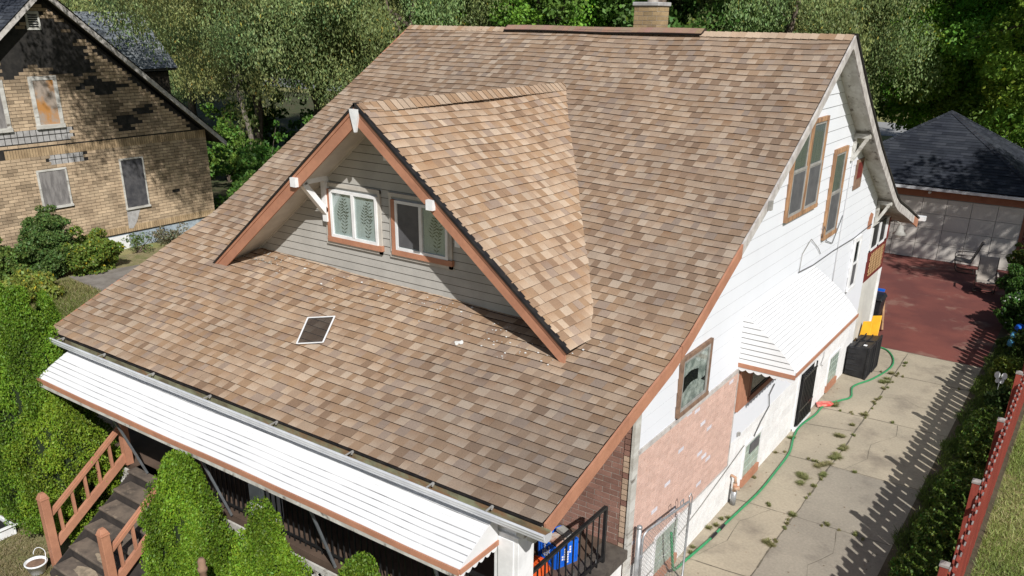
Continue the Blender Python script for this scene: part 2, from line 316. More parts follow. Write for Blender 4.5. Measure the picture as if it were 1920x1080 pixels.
def shingle_courses(mb, fmap, u0, u1, v1, expo=.150, pal=PAL, tone=None, lip=(.030, .020, .014), clip=None, th=.014, tabw=(.10, .21)):
    k = 0; v = 0.; alt = True
    while v < v1-.02:
        ve = min(v1, v+expo); base_off = random.uniform(-.004, .004); u = u0; ph = random.uniform(0, 6)
        lo, hi = (u0, u1) if clip is None else clip(v+expo*.5)
        u = lo
        while u < hi-.01:
            wd = random.uniform(*tabw); ue = min(hi, u+wd)
            if hi-ue < .06: ue = hi
            if pal is PAL:
                alt = (not alt) if random.random() < .92 else alt
                c = random.choices([p[0] for p in pal], PALA if alt else PALB)[0]
            else: c = random.choices([p[0] for p in pal], [p[1] for p in pal])[0]
            j = random.uniform(.92, 1.08)
            g_ = 0
            if tone: tv = tone(u, v); j *= tv; g_ = max(0, 1-tv)*.75
            lum = sum(c)/3; c = tuple((q*(1-g_)+lum*g_)*j for q in c)
            h = th+random.choice((0, .004))
            wv = lambda uu: base_off+.0045*math.sin(uu*1.7+ph)+.003*math.sin(uu*5.1+ph*2)
            va, vb = v+wv(u)*(k > 0), v+wv(ue)*(k > 0); vt = min(v1, ve+.022)
            a, b = fmap(u, va, h), fmap(ue, vb, h); d, e = fmap(ue, vt, .001), fmap(u, vt, .001)
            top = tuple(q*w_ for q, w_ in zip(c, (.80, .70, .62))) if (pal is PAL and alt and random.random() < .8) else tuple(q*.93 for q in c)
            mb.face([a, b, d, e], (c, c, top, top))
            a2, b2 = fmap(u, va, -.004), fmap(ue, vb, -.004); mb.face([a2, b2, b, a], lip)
            if h > th: mb.face([a, fmap(u, va, th-.006), e], lip); mb.face([b, d, fmap(ue, vb, th-.006)], lip)
            u = ue
        v = ve; k += 1
house = empty('bungalow', (5, 9, 0), 'white sided bungalow with a brown shingled roof, front dormer and white metal awnings', 'house')
mb = MB()
def tone_main(u, v):      # dirtier towards the right eave, darker and greyer high on the slope
    t = 1.0-.16*max(0, min(1, (u-5.5)/3.5))*max(0, min(1, (2.8-v)/2))*1.5
    t *= 1-.15*max(0, min(1, (v-3.0)/1.2))
    t *= 1-.09*max(0, math.sin(u*.7+v*.5+1.2))*max(0, math.sin(v*.9+.4))
    if u > 8.8: t *= .94
    return t
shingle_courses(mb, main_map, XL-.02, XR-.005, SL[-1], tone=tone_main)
roof = obj('roof', mb, 'shingle', house, 'brown mottled shingle roof')
# deck / underside
mb = MB()
def deckpts(x, ys, off): return [V3(x, y, RZ(x, y)-off) for y in ys]
yf = [0, 1, 2, 3, 3.5, 4, 5, 6, 7, 8, YR]; yb = [YR, 10.86, 11.86, 12.86, 13.86, 14.86, 15.41, 15.86, 16.86, 17.86, 18.86]
for YY in (yf, yb):
    for a, b in zip(YY[:-1], YY[1:]):
        for x0, x1 in ((0, 2.5), (2.5, 5), (5, 7.5), (7.5, 9.99)):
            p = [V3(x0, a, RZ(x0, a)-.17), V3(x1, a, RZ(x1, a)-.17), V3(x1, b, RZ(x1, b)-.17), V3(x0, b, RZ(x0, b)-.17)]
            q = [V3(t.x, t.y, t.z+.10) for t in p]; mb.hexa(p+q)
obj('roof_deck', mb, 'worn_white', roof)
mb = MB()   # rear slope shingles
def rear_map(u, v, n):
    y = 2*YR-float(np.interp(v, SL, ys_)); return V3(u, y, RZ(u, y)+.0)+V3(0, .5, .86)*n
shingle_courses(mb, rear_map, XL, XR, SL[-1], expo=.2, tabw=(.4, .8))
obj('rear_slope', mb, 'shingle', roof)
# ridge caps + vent
mb = MB()
def ridge_cap(mb, p, q, sl, sr, wdt=.15, step=.145, pal=PAL, lift=.014):
    p = Vector(p); q = Vector(q); d = (q-p); n = int(d.length/step); d.normalize(); side = d.cross(Z).normalized()
    for k in range(n+1):
        a = p+d*k*step; b = p+d*min((k+1)*step+.03, (q-p).length); h0 = lift+.012; h1 = lift
        c = random.choices([x[0] for x in pal[:3]])[0]; j = random.uniform(.9, 1.08); c = tuple(t*j for t in c)
        for s, sl_ in ((1, sr), (-1, sl)):
            e = side*s*wdt-Z*wdt*sl_
            mb.face([a+Z*h0, a+e+Z*h0, b+e+Z*h1, b+Z*h1][::s], c)
            mb.face([a+Z*h0, a+e+Z*h0, a+e, a], (.03, .02, .015))
    return mb
ridge_cap(mb, (XL, YR, 8.04), (XR, YR, 8.04), .6, .6)
obj('ridge_cap', mb, 'shingle', roof)
mb = MB()
n = 34
for k in range(n):
    x0, x1 = 2.79+4.5*k/n, 2.79+4.5*(k+1)/n; dz = .007*math.sin(k*.27)
    c = tuple(t*random.uniform(.9, 1.05) for t in (.30, .195, .14))
    for s in (-1, 1):
        A = V3(x0, YR, 8.105+dz); B = V3(x1, YR, 8.105+dz); e = V3(0, s*.17, -.085)
        mb.face([A, B, B+e, A+e], c); mb.face([A+e, B+e, B+e-Z*.010, A+e-Z*.010], (.10, .06, .045)); mb.face([A+e-Z*.010, B+e-Z*.010, B+e-Z*.038, A+e-Z*.038], (.01, .008, .007))
for x in (2.79, 7.29): mb.face([(x, YR-.17, 8.02), (x, YR, 8.12), (x, YR+.17, 8.02)], (.05, .035, .03))
mb.box((2.8, YR-.12, 7.99), (7.28, YR+.12, 8.045), (.02, .016, .013))
obj('ridge_vent', mb, 'shingle', roof, 'darker raised ridge vent strip')
# rake boards on the right edge and drip edge
def rakestrip(name, m, y0, y1, x0, x1, top, dep, parent=house, label=None):
    mb = MB(); ys = [y for y in sorted(set([y0, y1]+[q for q in yf+yb if y0 < q < y1]+list(np.arange(math.ceil(y0/.5)*.5, y1, .5))))]
    for a, b in zip(ys[:-1], ys[1:]):
        za, zb = RZ(10, a)+top, RZ(10, b)+top
        mb.hexa([(x0, a, za-dep), (x1, a, za-dep), (x1, b, zb-dep), (x0, b, zb-dep), (x0, a, za), (x1, a, za), (x1, b, zb), (x0, b, zb)])
    return obj(name, mb, m, parent, label)
rakestrip('rake_board', 'orange', .02, 3.24, XR, XR+.03, .0, .20, label='terracotta painted rake board')
rakestrip('rake_board', 'orange', 3.26, 5.1, XR, XR+.03, .0, .20, label='terracotta painted rake board')
rakestrip('rake_board', 'fascia_grey', 5.1, YR, XR, XR+.03, .0, .17, label='weathered grey rake board')
rakestrip('rake_board', 'fascia_grey', YR, 18.2, XR, XR+.03, -.02, .20, label='weathered white rake board with peeling paint')
rakestrip('rake_board', 'orange', 18.2, 18.86, XR, XR+.032, -.02, .22, label='terracotta end piece of the rear rake board')
rakestrip('drip_edge', 'black_edge', YR, 18.86, XR-.05, XR+.06, .035, .035)
mb = MB(); mb.box((9.95, 18.86, 3.2), (10.2, 19.02, 3.32)); obj('gutter_end', mb, 'white_paint', house)
mb = MB(); mb.obox(V3(10.035, 0, 0), Y, Z, X, 5.95, 6.03, RZ(10, 6)-.16, RZ(10, 6)-.02, 0, .05); obj('cable_clamp', mb, 'greymetal', house)
mb = MB(); ys = list(np.arange(0, 9.43, .4))+[9.43]
for a, b in zip(ys[:-1], ys[1:]): mb.hexa([(-.03, a, RZ(0, a)-.2), (-.002, a, RZ(0, a)-.2), (-.002, b, RZ(0, b)-.2), (-.03, b, RZ(0, b)-.2), (-.03, a, RZ(0, a)), (-.002, a, RZ(0, a)), (-.002, b, RZ(0, b)), (-.03, b, RZ(0, b))])
obj('rake_board', mb, 'orange', house, 'terracotta painted rake board')

# chimney
mb = MB()
def brickwall(mb, O, A, B, N, w, h, colf, bw=.205, bh=.075, mort=.010, hole=None, topf=None, proud=.006, botf=None):
    r = 0; z = 0.
    while z < h-.01:
        a = -bw/2*(r % 2)
        while a < w:
            a0, a1 = max(0, a), min(w, a+bw-mort); z1 = min(h, z+bh-mort)
            if a1-a0 > .02:
                ok = True; zz1 = [z1, z1]; aa = [a0, a1]
                if topf:
                    t0, t1 = topf(a0, z), topf(a1, z)
                    if min(t0, t1) < z+.01: ok = False
                if hole and hole((a0+a1)/2, (z+z1)/2): ok = False
                c = colf((a0+a1)/2, (z+z1)/2) if ok else None
                if c is not None:
                    P = lambda x, y, n: O+A*x+B*y+N*n; p = proud+random.uniform(-.0015, .0015)
                    mb.face([P(a0, z, p), P(a1, z, p), P(a1, z1, p), P(a0, z1, p)], c)
                    mb.face([P(a0, z, 0), P(a1, z, 0), P(a1, z, p), P(a0, z, p)], c); mb.face([P(a0, z1, p), P(a1, z1, p), P(a1, z1, 0), P(a0, z1, 0)], c)
                    mb.face([P(a0, z, 0), P(a0, z, p), P(a0, z1, p), P(a0, z1, 0)], c); mb.face([P(a1, z, p), P(a1, z, 0), P(a1, z1, 0), P(a1, z1, p)], c)
            a += bw
        z += bh; r += 1
def yb_col(a, z):
    t = random.uniform(.75, 1.15); k = .45 if (.3 < z < .5 and .35 < a < .65) and random.random() < .6 else 1
    return (.34*t*k, .245*t*k, .135*t*k)
cx0, cx1, cy0, cy1, cz0, cz1 = 5.34, 5.86, 10.3, 10.82, 7.3, 8.50
brickwall(mb, V3(cx0, cy0, cz0), X, Z, -Y, .52, cz1-cz0, yb_col, .21, .085)
brickwall(mb, V3(cx1, cy0, cz0), Y, Z, X, .52, cz1-cz0, yb_col, .21, .085)
brickwall(mb, V3(cx0, cy1, cz0), -Y, Z, -X, .52, cz1-cz0, yb_col, .21, .085)
brickwall(mb, V3(cx1, cy1, cz0), -X, Z, Y, .52, cz1-cz0, yb_col, .21, .085)
ch = obj('chimney', mb, 'brickv', house, 'stubby yellow brick chimney with a concrete cap')
mb = MB().box((cx0, cy0, cz0-.3), (cx1, cy1, cz1)); obj('mortar', mb, 'mortar', ch)
mb = MB().box((cx0-.035, cy0-.035, cz1+.002), (cx1+.035, cy1+.035, cz1+.075)); obj('chimney_cap', mb, 'cement', ch, bevel=.012)
mb = MB().lathe(5.62, 10.55, [(.11, cz1+.076), (.11, cz1+.22), (.09, cz1+.22)], 14); obj('flue', mb, 'mortar', ch)

# ---------------------------------------------------------------- side walls
def yfront(z, off=.15):   # y where the roof underside at x=10 reaches z, front slope
    return float(np.interp(z+off, PRF_R[1], PRF_R[0]))
LN = MB()
def lap(mb, O, A, B, N, fn, z0, z1, expo, out=.014, line=0):
    global LN
    LN = MB()
    z = z0
    while z < z1-.01:
        zt = min(z1, z+expo); l0, r0 = fn(z+.002); l1, r1 = fn(zt)
        if line and r0 > l0+.02 and z > z0:
            d = line; LN.obox(O, A, B, N, l0, r0, z-d, z, .0, .006)  # thin strip, coloured as the shadow line below each lap
        if r0 > l0+.02:
            if r1 < l1+.01: r1 = l1 = (l1+r1)/2
            P = lambda a, b, n: O+A*a+B*b+N*n
            l1c = max(l1, l0) if False else l1
            mb.face([P(l0, z, out), P(r0, z, out), P(r1, zt, .001), P(l1, zt, .001)])
            mb.face([P(l0, z, 0), P(r0, z, 0), P(r0, z, out), P(l0, z, out)])
        z = zt
mb = MB()
# upper siding above z=2.77 from y 2.86 to 15.05
def fsid(z):
    lo = max(2.86, yfront(z)); hi = min(15.05, 2*YR-yfront(z)); return lo, hi
lap(mb, V3(WX, 0, 0), Y, Z, X, fsid, 2.80, 7.88, .2235, line=.011)
wall = obj('side_wall', mb, 'white_siding', house, 'white lap siding on the gable wall'); obj('siding_shadow_lines', LN, 'joint_line', wall)
# backing gable (solid)
mb = MB(); pts = [(2.8, 0)]+[(2.8, RZ(10, 2.8)-.15)]+[(y, RZ(10, y)-.145) for y in np.arange(3, 15.05, .5)]+[(15.05, RZ(10, 15.05)-.145), (15.05, 0)]
mb.prism([(WX-.16, y, z) for y, z in pts], (.155, 0, 0)); obj('wall_core', mb, 'white_paint', wall)
mb = MB(); mb.prism([(.34, y, z-.1) for y, z in pts], (.155, 0, 0)); obj('side_wall', mb, 'white_siding', house)
mb = MB().box((.5, 14.9, 0), (WX-.16, 15.05, 4.2)); obj('rear_wall', mb, 'white_siding', house)
# lower white smooth siding y 6.62..15.05, z .95..2.8 and painted block below
mb = MB(); lap(mb, V3(WX, 0, 0), Y, Z, X, lambda z: (6.66, 15.05), 1.30, 2.80, .30, .006); obj('lower_wall', mb, 'white_siding', wall)
mb = MB()
random.seed(3)
def wb_col(a, z): t = random.uniform(.93, 1.04); return (.77*t, .77*t, .76*t)
brickwall(mb, V3(WX-.0, 2.86, 0), Y, Z, X, 3.78, .87, wb_col, .40, .2, .006, proud=.008)
brickwall(mb, V3(WX-.0, 6.66, 0), Y, Z, X, 8.39, 1.30, wb_col, .40, .2, .006, proud=.008)
obj('painted_block_base', mb, 'brick_plain', wall, 'white painted block base')
# pink brick panel
def pink(a, z):
    if random.random() < .035: t = random.uniform(.95, 1.1); return (.60*t, .58*t, .62*t)
    t = random.uniform(.91, 1.06); return (.60*t, .415*t, .345*t)
mb = MB(); brickwall(mb, V3(WX, 2.93, .90), Y, Z, X, 3.68, 1.82, pink, .20, .068, .011, proud=.012)
bp = obj('brick_panel', mb, 'brick_plain', house, 'faded pink brick pattern panel with pale grey bricks')
mb = MB().box((WX-.004, 2.93, .90), (WX+.004, 6.61, 2.72)); obj('mortar', mb, 'mortar', bp)
mb = MB().box((WX, 2.90, 2.72), (WX+.03, 6.63, 2.795)); mb.box((WX, 6.61, .88), (WX+.022, 6.64, 2.72)); mb.box((WX, 2.88, .87), (WX+.02, 6.63, .899)); obj('panel_trim', mb, 'fascia_grey', bp)
# corner post board + front brick wall of the porch
def brown(a, z):
    r = random.random()
    if r < .04: t = random.uniform(.9, 1.1); return (.38*t, .36*t, .38*t)
    t = random.uniform(.8, 1.15); return (.27*t, .15*t, .118*t)
def tanb(a, z): t = random.uniform(.85, 1.12); return (.50*t, .37*t, .27*t) if random.random() > .15 else (.26*t, .14*t, .11*t)
mb = MB(); brickwall(mb, V3(.35, 2.8, .2), X, Z, -Y, 9.16, 3.6, brown, .25, .088, .012, hole=lambda a, z: (3.2 < a < 4.2 and z < 3.1) or (5.2 < a < 7.2 and 1.9 < z < 3.1))
fw = obj('front_wall', mb, 'brickv', house, 'brown brick porch wall')
mb = MB(); brickwall(mb, V3(9.52, 2.8, .0), X, Z, -Y, .11, 3.8, lambda a, z: tanb(a, z) if z < 2.7 else brown(a, z), .25, .088, .012); obj('corner_bricks', mb, 'brickv', fw, 'tan corner bricks')
mb = MB().box((.35, 2.80, 0), (WX-.16, 2.95, 3.9)); mb.box((WX-.16, 2.8, 0), (WX-.004, 2.95, 3.9)); obj('mortar', mb, 'mortar', fw)
mb = MB().box((WX-.03, 2.772, 0), (WX+.015, 2.93, RZ(10, 2.85)-.17)); obj('corner_board', mb, 'worn_white', house, 'cream corner board')
mb = MB().box((3.6, 2.74, 1.25), (4.5, 2.79, 3.25)); obj('front_door', mb, 'dark', house)

# windows --------------------------------------------------------------
def window(O, A, B, N, w, h, casing='barewood', cw=.09, style='double', sash='white_paint', parent=house, label=None, sill=None, mull=False, screen=True, curtain='mesh_dark', sides='lrtb', palm=False):
    mb = MB(); D = .05
    if 'b' in sides: mb.obox(O, A, B, N, -cw, w+cw, -cw, 0, .0, D+.012)
    if 't' in sides: mb.obox(O, A, B, N, -cw, w+cw, h, h+cw, .0, D)
    if 'l' in sides: mb.obox(O, A, B, N, -cw, -.001, .001, h-.001, .0, D)
    if 'r' in sides: mb.obox(O, A, B, N, w+.001, w+cw, .001, h-.001, .0, D)
    o = obj('window', mb, casing, parent, label)
    mb = MB(); mb.obox(O, A, B, N, 0, w, 0, h, .0, .016); obj('curtain', mb, curtain, o)
    mb = MB(); f = .045
    def fr(a0, a1, b0, b1, n0, n1):
        mb.obox(O, A, B, N, a0, a1, b0, b0+f, n0, n1); mb.obox(O, A, B, N, a0, a1, b1-f, b1, n0, n1)
        mb.obox(O, A, B, N, a0, a0+f, b0+f, b1-f, n0, n1); mb.obox(O, A, B, N, a1-f, a1, b0+f, b1-f, n0, n1)
    gl = MB()
    if style == 'double':
        fr(0, w, h*.48, h, .017, .032); fr(0, w, 0, h*.53, .033, .048)
        gl.obox(O, A, B, N, f, w-f, h*.53, h-f, .020, .024)
        if screen: gl2 = MB(); gl2.obox(O, A, B, N, f, w-f, f, h*.48, .034, .037); obj('screen', gl2, 'mesh_dark', o)
        else: gl.obox(O, A, B, N, f, w-f, f, h*.48, .034, .037)
    elif style == 'slider':
        fr(0, w, 0, h, .017, .055); mb.obox(O, A, B, N, w*.47, w*.47+.055, f, h-f, .017, .06)
        gl.obox(O, A, B, N, f, w*.47, f, h-f, .03, .034); gl.obox(O, A, B, N, w*.47+.055, w-f, f, h-f, .03, .034)
        if palm:
            pm = MB()
            for cxx in (w*.25, w*.76):
                for (bx, bb, ln, lean) in ((.02, .08, .36, .06), (.06, .36, .34, -.05), (-.06, .30, .30, .05)):
                    for t in np.linspace(0.02, 1, 7):
                        px = cxx+bx+lean*(t-.3); pb = (bb+ln*t)*h/.8; L_ = .115*(1-t*.6)*min(1, .5+t*2)
                        for sgn in (-1, 1):
                            P = lambda a, b: O+A*a+B*b+N*.0185
                            qx, qb = px+sgn*L_*.9, pb+L_*.55; mx, mb2 = (px+qx)/2, (pb+qb)/2
                            pm.face([P(px, pb), P(mx+sgn*.006, mb2-.009), P(qx, qb), P(mx-sgn*.006, mb2+.009)][::sgn])
                        pm.face([P(px-.003, pb-.03), P(px+.003, pb-.03), P(px+.003+lean*.05, pb+.01), P(px-.003+lean*.05, pb+.01)])
            obj('palm_print', pm, 'palm', o)
    elif style == 'single':
        fr(0, w, 0, h, .017, .04); gl.obox(O, A, B, N, f, w-f, f, h-f, .024, .028)
    obj('sash', mb, sash, o); obj('glass', gl, 'glass', o)
    return o
OW = lambda y, z: V3(WX+.012, y, z)
wA = window(OW(4.12, 2.90), Y, Z, X, .98, .82, 'brownwood', .06, 'single', 'greymetal', label='old brown framed window with a lace curtain', curtain='dark')
mb = MB()   # gathered lace curtain
def ruffle(O, A, B, N, pts_fn, na=26, nb=8):
    for i in range(na):
        for j in range(nb):
            P = []
            for (a, b) in ((i, j), (i+1, j), (i+1, j+1), (i, j+1)):
                aa, bb = pts_fn(a/na, b/nb); P.append(O+A*aa+B*bb+N*(.0205+.0022*math.sin(a*1.9)+.0012*math.sin(b*1.5+a*.6)))
            mb.face(P)
ruffle(OW(4.12, 2.90), Y, Z, X, lambda s, t: (.05+.88*s, .52+.25*t+.05*math.sin(s*5)*(1-t)))
ruffle(OW(4.12, 2.90), Y, Z, X, lambda s, t: (.05+.86*s, .05+(.16+.16*math.sin(s*math.pi*.9+.3))*t))
ruffle(OW(4.12, 2.90), Y, Z, X, lambda s, t: (.62+.28*s, .30+.3*t), 8, 6)
obj('lace_curtain', mb, 'curtain_w', wA)
for k, (y0, z0, ww, hh) in enumerate(((8.02, 5.12, .74, 1.5), (8.90, 5.12, .74, 1.5), (10.62, 4.32, .70, 1.58))):
    window(OW(y0, z0), Y, Z, X, ww, hh, 'barewood', .09 if k == 2 else .075, 'double', 'greymetal', label=('left sash window of the pair in bare wood trim', 'right sash window of the pair in bare wood trim', 'single sash window in bare wood trim')[k], curtain='curtain_dim')
mb = MB(); mb.obox(OW(12.42, 4.95), Y, Z, X, 0, .52, 0, .62, 0, .03); o = obj('attic_window', mb, 'brownwood', house, 'small boarded attic window in bare wood')
mb = MB(); mb.obox(OW(12.42, 4.95), Y, Z, X, .07, .45, .22, .56, .03, .034); obj('board', mb, 'dark_red', o)
window(OW(13.42, 2.52), Y, Z, X, .44, 1.12, 'white_paint', .07, 'double', 'white_paint', label='narrow white framed window', curtain='dark')
o = window(OW(7.25, 2.05), Y, Z, X, 1.5, 1.35, 'orange_dk', .10, 'single', 'black_metal', label='dark window under the side awning', curtain='dark')
mb = MB(); mb.obox(OW(6.66, 1.94), Y, Z, X, 0, .47, 0, 1.4, 0, .05); obj('shutter_board', mb, 'orange', house, 'brown board beside the window under the awning')
def blockwin(y0, y1, label):
    mb = MB(); n = max(3, round((y1-y0)/.2)); m_ = 4
    for i in range(n):
        for j in range(m_):
            a0 = y0+(y1-y0)*i/n; a1 = y0+(y1-y0)*(i+1)/n; b0 = .22+.68*j/m_; b1 = .22+.68*(j+1)/m_
            mb.box((WX, a0+.006, b0+.006), (WX+.028, a1-.006, b1-.006))
    o = obj('basement_window', mb, 'glassblock', house, label, bevel=.008)
    mb = MB().box((WX, y0-.02, .04), (WX+.06, y1+.02, .215)); obj('sill', mb, 'orange', o)
    mb = MB().box((WX, y0-.05, .22), (WX+.034, y0, .95)); mb.box((WX, y1, .22), (WX+.034, y1+.05, .95)); mb.box((WX, y0, .9), (WX+.034, y1, .95)); mb.box((WX, y0, .216), (WX+.018, y1, .899)); obj('frame', mb, 'white_paint', o)
    return o
b0_ = blockwin(3.75, 4.55, 'glass block basement window behind the chain link gate')
b1_ = blockwin(7.50, 8.32, 'glass block basement window with a vent pane')
mb = MB().box((WX+.03, 7.72, .66), (WX+.05, 8.2, .86)); obj('vent_pane', mb, 'mesh_dark', b1_)
blockwin(12.95, 13.72, 'glass block basement window beside the black bins')
# black security gate
mb = MB(); y0, y1 = 10.62, 11.58
mb.box((WX, y0, .06), (WX+.02, y1, 1.26)); o = obj('basement_door', mb, 'dark', house, 'basement door behind black bars')
mb = MB()
for k in range(8): y = y0+.04+(y1-y0-.08)*k/7; mb.box((WX+.07, y-.012, .08), (WX+.095, y+.012, 1.34 if k in (0, 7) else 1.24))
for z in (.12, .45, 1.2): mb.box((WX+.068, y0, z-.02), (WX+.098, y1, z+.02))
obj('security_grille', mb, 'black_metal', o)
mb = MB().box((WX, y0-.12, 0), (WX+.03, y0-.01, 1.3)); mb.box((WX, y0-.12, .0), (WX+.09, y1+.05, .05)); obj('door_frame', mb, 'white_paint', o)

# rear enclosed porch on the gable side
mb = MB().box((WX-2.8, 15.06, 0), (WX-.03, 16.92, 3.62)); pc = obj('rear_porch', mb, 'beige', house, 'beige enclosed rear porch')
mb = MB().box((WX-.03, 15.06, 2.25), (WX+.012, 16.95, 3.02)); obj('red_panel', mb, 'dark_red', pc)
mb = MB()
def lattice(mb, O, A, B, N, w, h, pitch, sw, t):
    for sgn in (1, -1):
        c = -h
        while c < w+h:
            pts = []
            for b in (0, h):
                a = c+(b if sgn == 1 else h-b)
                pts.append((a, b))
            (a0, b0), (a1, b1) = pts
            def cl(a0, b0, a1, b1):
                if a1 == a0: return None
                t0, t1 = 0, 1
                for lo, hi in ((0, w),):
                    ta, tb = (lo-a0)/(a1-a0), (hi-a0)/(a1-a0)
                    if ta > tb: ta, tb = tb, ta
                    t0, t1 = max(t0, ta), min(t1, tb)
                if t1-t0 < .02: return None
                return (a0+(a1-a0)*t0, b0+(b1-b0)*t0, a0+(a1-a0)*t1, b0+(b1-b0)*t1)
            r = cl(a0, b0, a1, b1)
            if r: n_ = t*(1 if sgn == 1 else 2.1); mb.bar(O+A*r[0]+B*r[1]+N*n_, O+A*r[2]+B*r[3]+N*n_, sw, t, up=N)
            c += pitch*1.4142
mb = MB(); lattice(mb, V3(WX+.012, 15.32, 2.36), Y, Z, X, 1.35, .56, .11, .045, .008); obj('lattice_panel', mb, 'tan', pc)
mb = MB()
for (a, b, c, d) in ((15.06, 15.2, 3.02, 3.62), (15.85, 16.0, 3.02, 3.62), (16.6, 16.92, 3.02, 3.62), (15.06, 16.92, 3.02, 3.07)): mb.box((WX-.03, a, c), (WX+.02, b, d))
obj('window_frame', mb, 'white_paint', pc)
mb = MB().box((WX-.03, 15.2, 3.07), (WX-.005, 16.6, 3.62)); obj('window_glass', mb, 'black_plastic', pc)
mb = MB().box((WX-.03, 16.80, 3.02), (WX+.03, 16.95, 3.60)); obj('corner_post', mb, 'dark_red', pc)
mb = MB().box((WX-.03, 16.86, 0), (WX+.02, 16.95, 2.25)); obj('corner_trim', mb, 'white_paint', pc)
# barn lamp
mb = MB().tube([(WX, 16.97, 3.45), (WX+.12, 17.0, 3.5), (WX+.25, 17.0, 3.45), (WX+.28, 17.0, 3.38)], .016, 6)
mb.lathe(WX+.28, 17.0, [(.03, 3.40), (.07, 3.36), (.10, 3.24), (.17, 3.16), (.165, 3.155), (.09, 3.24)], 16)
obj('wall_lamp', mb, 'greymetal', house, smooth=True)
mb = MB().lathe(WX+.28, 17.0, [(.05, 3.2), (.055, 3.12), (.02, 3.08)], 12); obj('bulb', mb, 'white_paint', bpy.data.objects['wall_lamp'], smooth=True)
# knee brackets under rear rake
for y, z in ((11.9, RZ(10, 11.9)-.22), (15.15, RZ(10, 15.15)-.22)):
    mb = MB(); mb.box((WX, y-.045, z-.55), (WX+.07, y+.045, z-.09)); mb.box((WX, y-.045, z-.09), (XR-.01, y+.045, z)); mb.bar((WX+.05, y, z-.5), (XR-.06, y, z-.08), .07, .08, up=(0, 1, 0))
    obj('bracket', mb, 'worn_white', house)
mb = MB().prism([(WX+.012, 14.45, 3.72), (WX+.012, 14.8, 3.68), (WX+.012, 14.86, 4.02), (WX+.012, 14.6, 4.10), (WX+.012, 14.47, 4.0)], (.006, 0, 0)); obj('paint_patch', mb, 'orange', house, 'bare orange patch where paint has peeled')

# cables on the side wall
def cable(path, r, m): return obj('cable', MB().tube(path, r, 6), m, house, smooth=True)
cx = WX+.03
cable([(cx, 9.3, 3.86), (cx, 10.2, 3.80), (cx, 11.6, 3.80), (cx+.01, 13.2, 3.76), (cx, 14.78, 3.79)], .013, 'frond')
cable([(cx, 12.05, 5.9), (cx, 12.0, 5.0), (cx, 11.95, 3.9), (cx, 11.93, 2.6)], .010, 'whitecable')
cable([(cx, 10.55, 4.25), (cx+.04, 10.4, 4.55), (cx+.02, 10.75, 4.35), (cx, 10.9, 4.15), (cx, 11.4, 4.0), (cx, 11.9, 4.5)], .008, 'frond')
cable([(cx, 9.3, 3.86), (cx, 9.35, 4.2), (cx, 9.8, 4.4), (cx, 10.4, 4.1), (cx, 10.6, 3.95)], .007, 'greymetal')
cable([(cx, 7.9, .95), (cx, 8.2, 1.15), (cx, 8.6, 1.33), (cx, 8.5, 1.6), (cx, 8.75, 1.75)], .010, 'frond')
cable([(cx, 3.4, .35), (cx, 5.5, .62), (cx, 7.4, .98)], .006, 'greymetal')
cable([(cx, 12.15, 1.6), (cx, 12.25, 1.2), (cx, 12.1, 1.05), (cx, 12.3, .95)], .006, 'frond')
mb = MB().box((WX+.01, 6.94, 1.36), (WX+.06, 7.0, 1.42)); obj('wall_vent', mb, 'greymetal', house)
mb = MB().box((WX+.01, 12.0, 5.75), (WX+.08, 12.1, 5.95)); obj('cable_anchor', mb, 'greymetal', house)

# side awning --------------------------------------------------------------
JL = MB(); mb = MB(); AW0, AW1 = 6.575, 10.35
prof = []
for k in range(18):
    t = k/17; xx = WX+.985*t; zz = 3.76-.60*t-.215*t**3; prof.append((xx, zz))
n = len(prof)
for k in range(n-1):
    (x0, z0), (x1, z1) = prof[k], prof[k+1]
    ye0 = AW1-.0*k; 
    mb.hexa([(x0, AW0, z0-.02), (x1, AW0, z1-.02), (x1, AW1, z1-.02), (x0, AW1, z0-.02), (x0, AW0, z0), (x1, AW0, z1), (x1, AW1, z1), (x0, AW1, z0)])
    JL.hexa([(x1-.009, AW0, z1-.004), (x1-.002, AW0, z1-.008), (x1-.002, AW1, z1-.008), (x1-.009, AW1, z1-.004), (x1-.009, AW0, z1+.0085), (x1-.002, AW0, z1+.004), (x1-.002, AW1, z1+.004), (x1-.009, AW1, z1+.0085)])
aw = obj('side_awning', mb, 'awning_white', house, 'curved white metal awning on the side wall'); obj('slat_shade_lines', JL, 'joint_line', aw)
for yy, nm in ((AW0, 'near'), (AW1, 'far')):
    mb = MB(); CK = MB(); zlow = 2.90
    steps = 9
    for k in range(steps):
        z0 = zlow+(3.74-zlow)*k/steps; z1 = zlow+(3.74-zlow)*(k+1)/steps
        xa = float(np.interp(-z0, [-p[1] for p in prof], [p[0] for p in prof])); xb = float(np.interp(-z1, [-p[1] for p in prof], [p[0] for p in prof]))
        s = -1 if yy == AW0 else 1
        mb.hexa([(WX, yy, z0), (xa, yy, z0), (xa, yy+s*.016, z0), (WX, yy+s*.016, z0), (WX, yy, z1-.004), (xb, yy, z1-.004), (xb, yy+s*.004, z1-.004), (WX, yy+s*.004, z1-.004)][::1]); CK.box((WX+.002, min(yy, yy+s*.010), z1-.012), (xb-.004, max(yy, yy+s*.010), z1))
    ck_ = obj('cheek', mb, 'awning_white', aw); obj('cheek_shade_lines', CK, 'joint_dark', aw)
mb = MB().box((WX, AW0-.022, 2.83), (WX+.985, AW0-.004, 2.905)); mb.box((WX+.985, AW0-.022, 2.88), (WX+1.003, AW1+.01, 2.945)); obj('trim', mb, 'orange', aw)
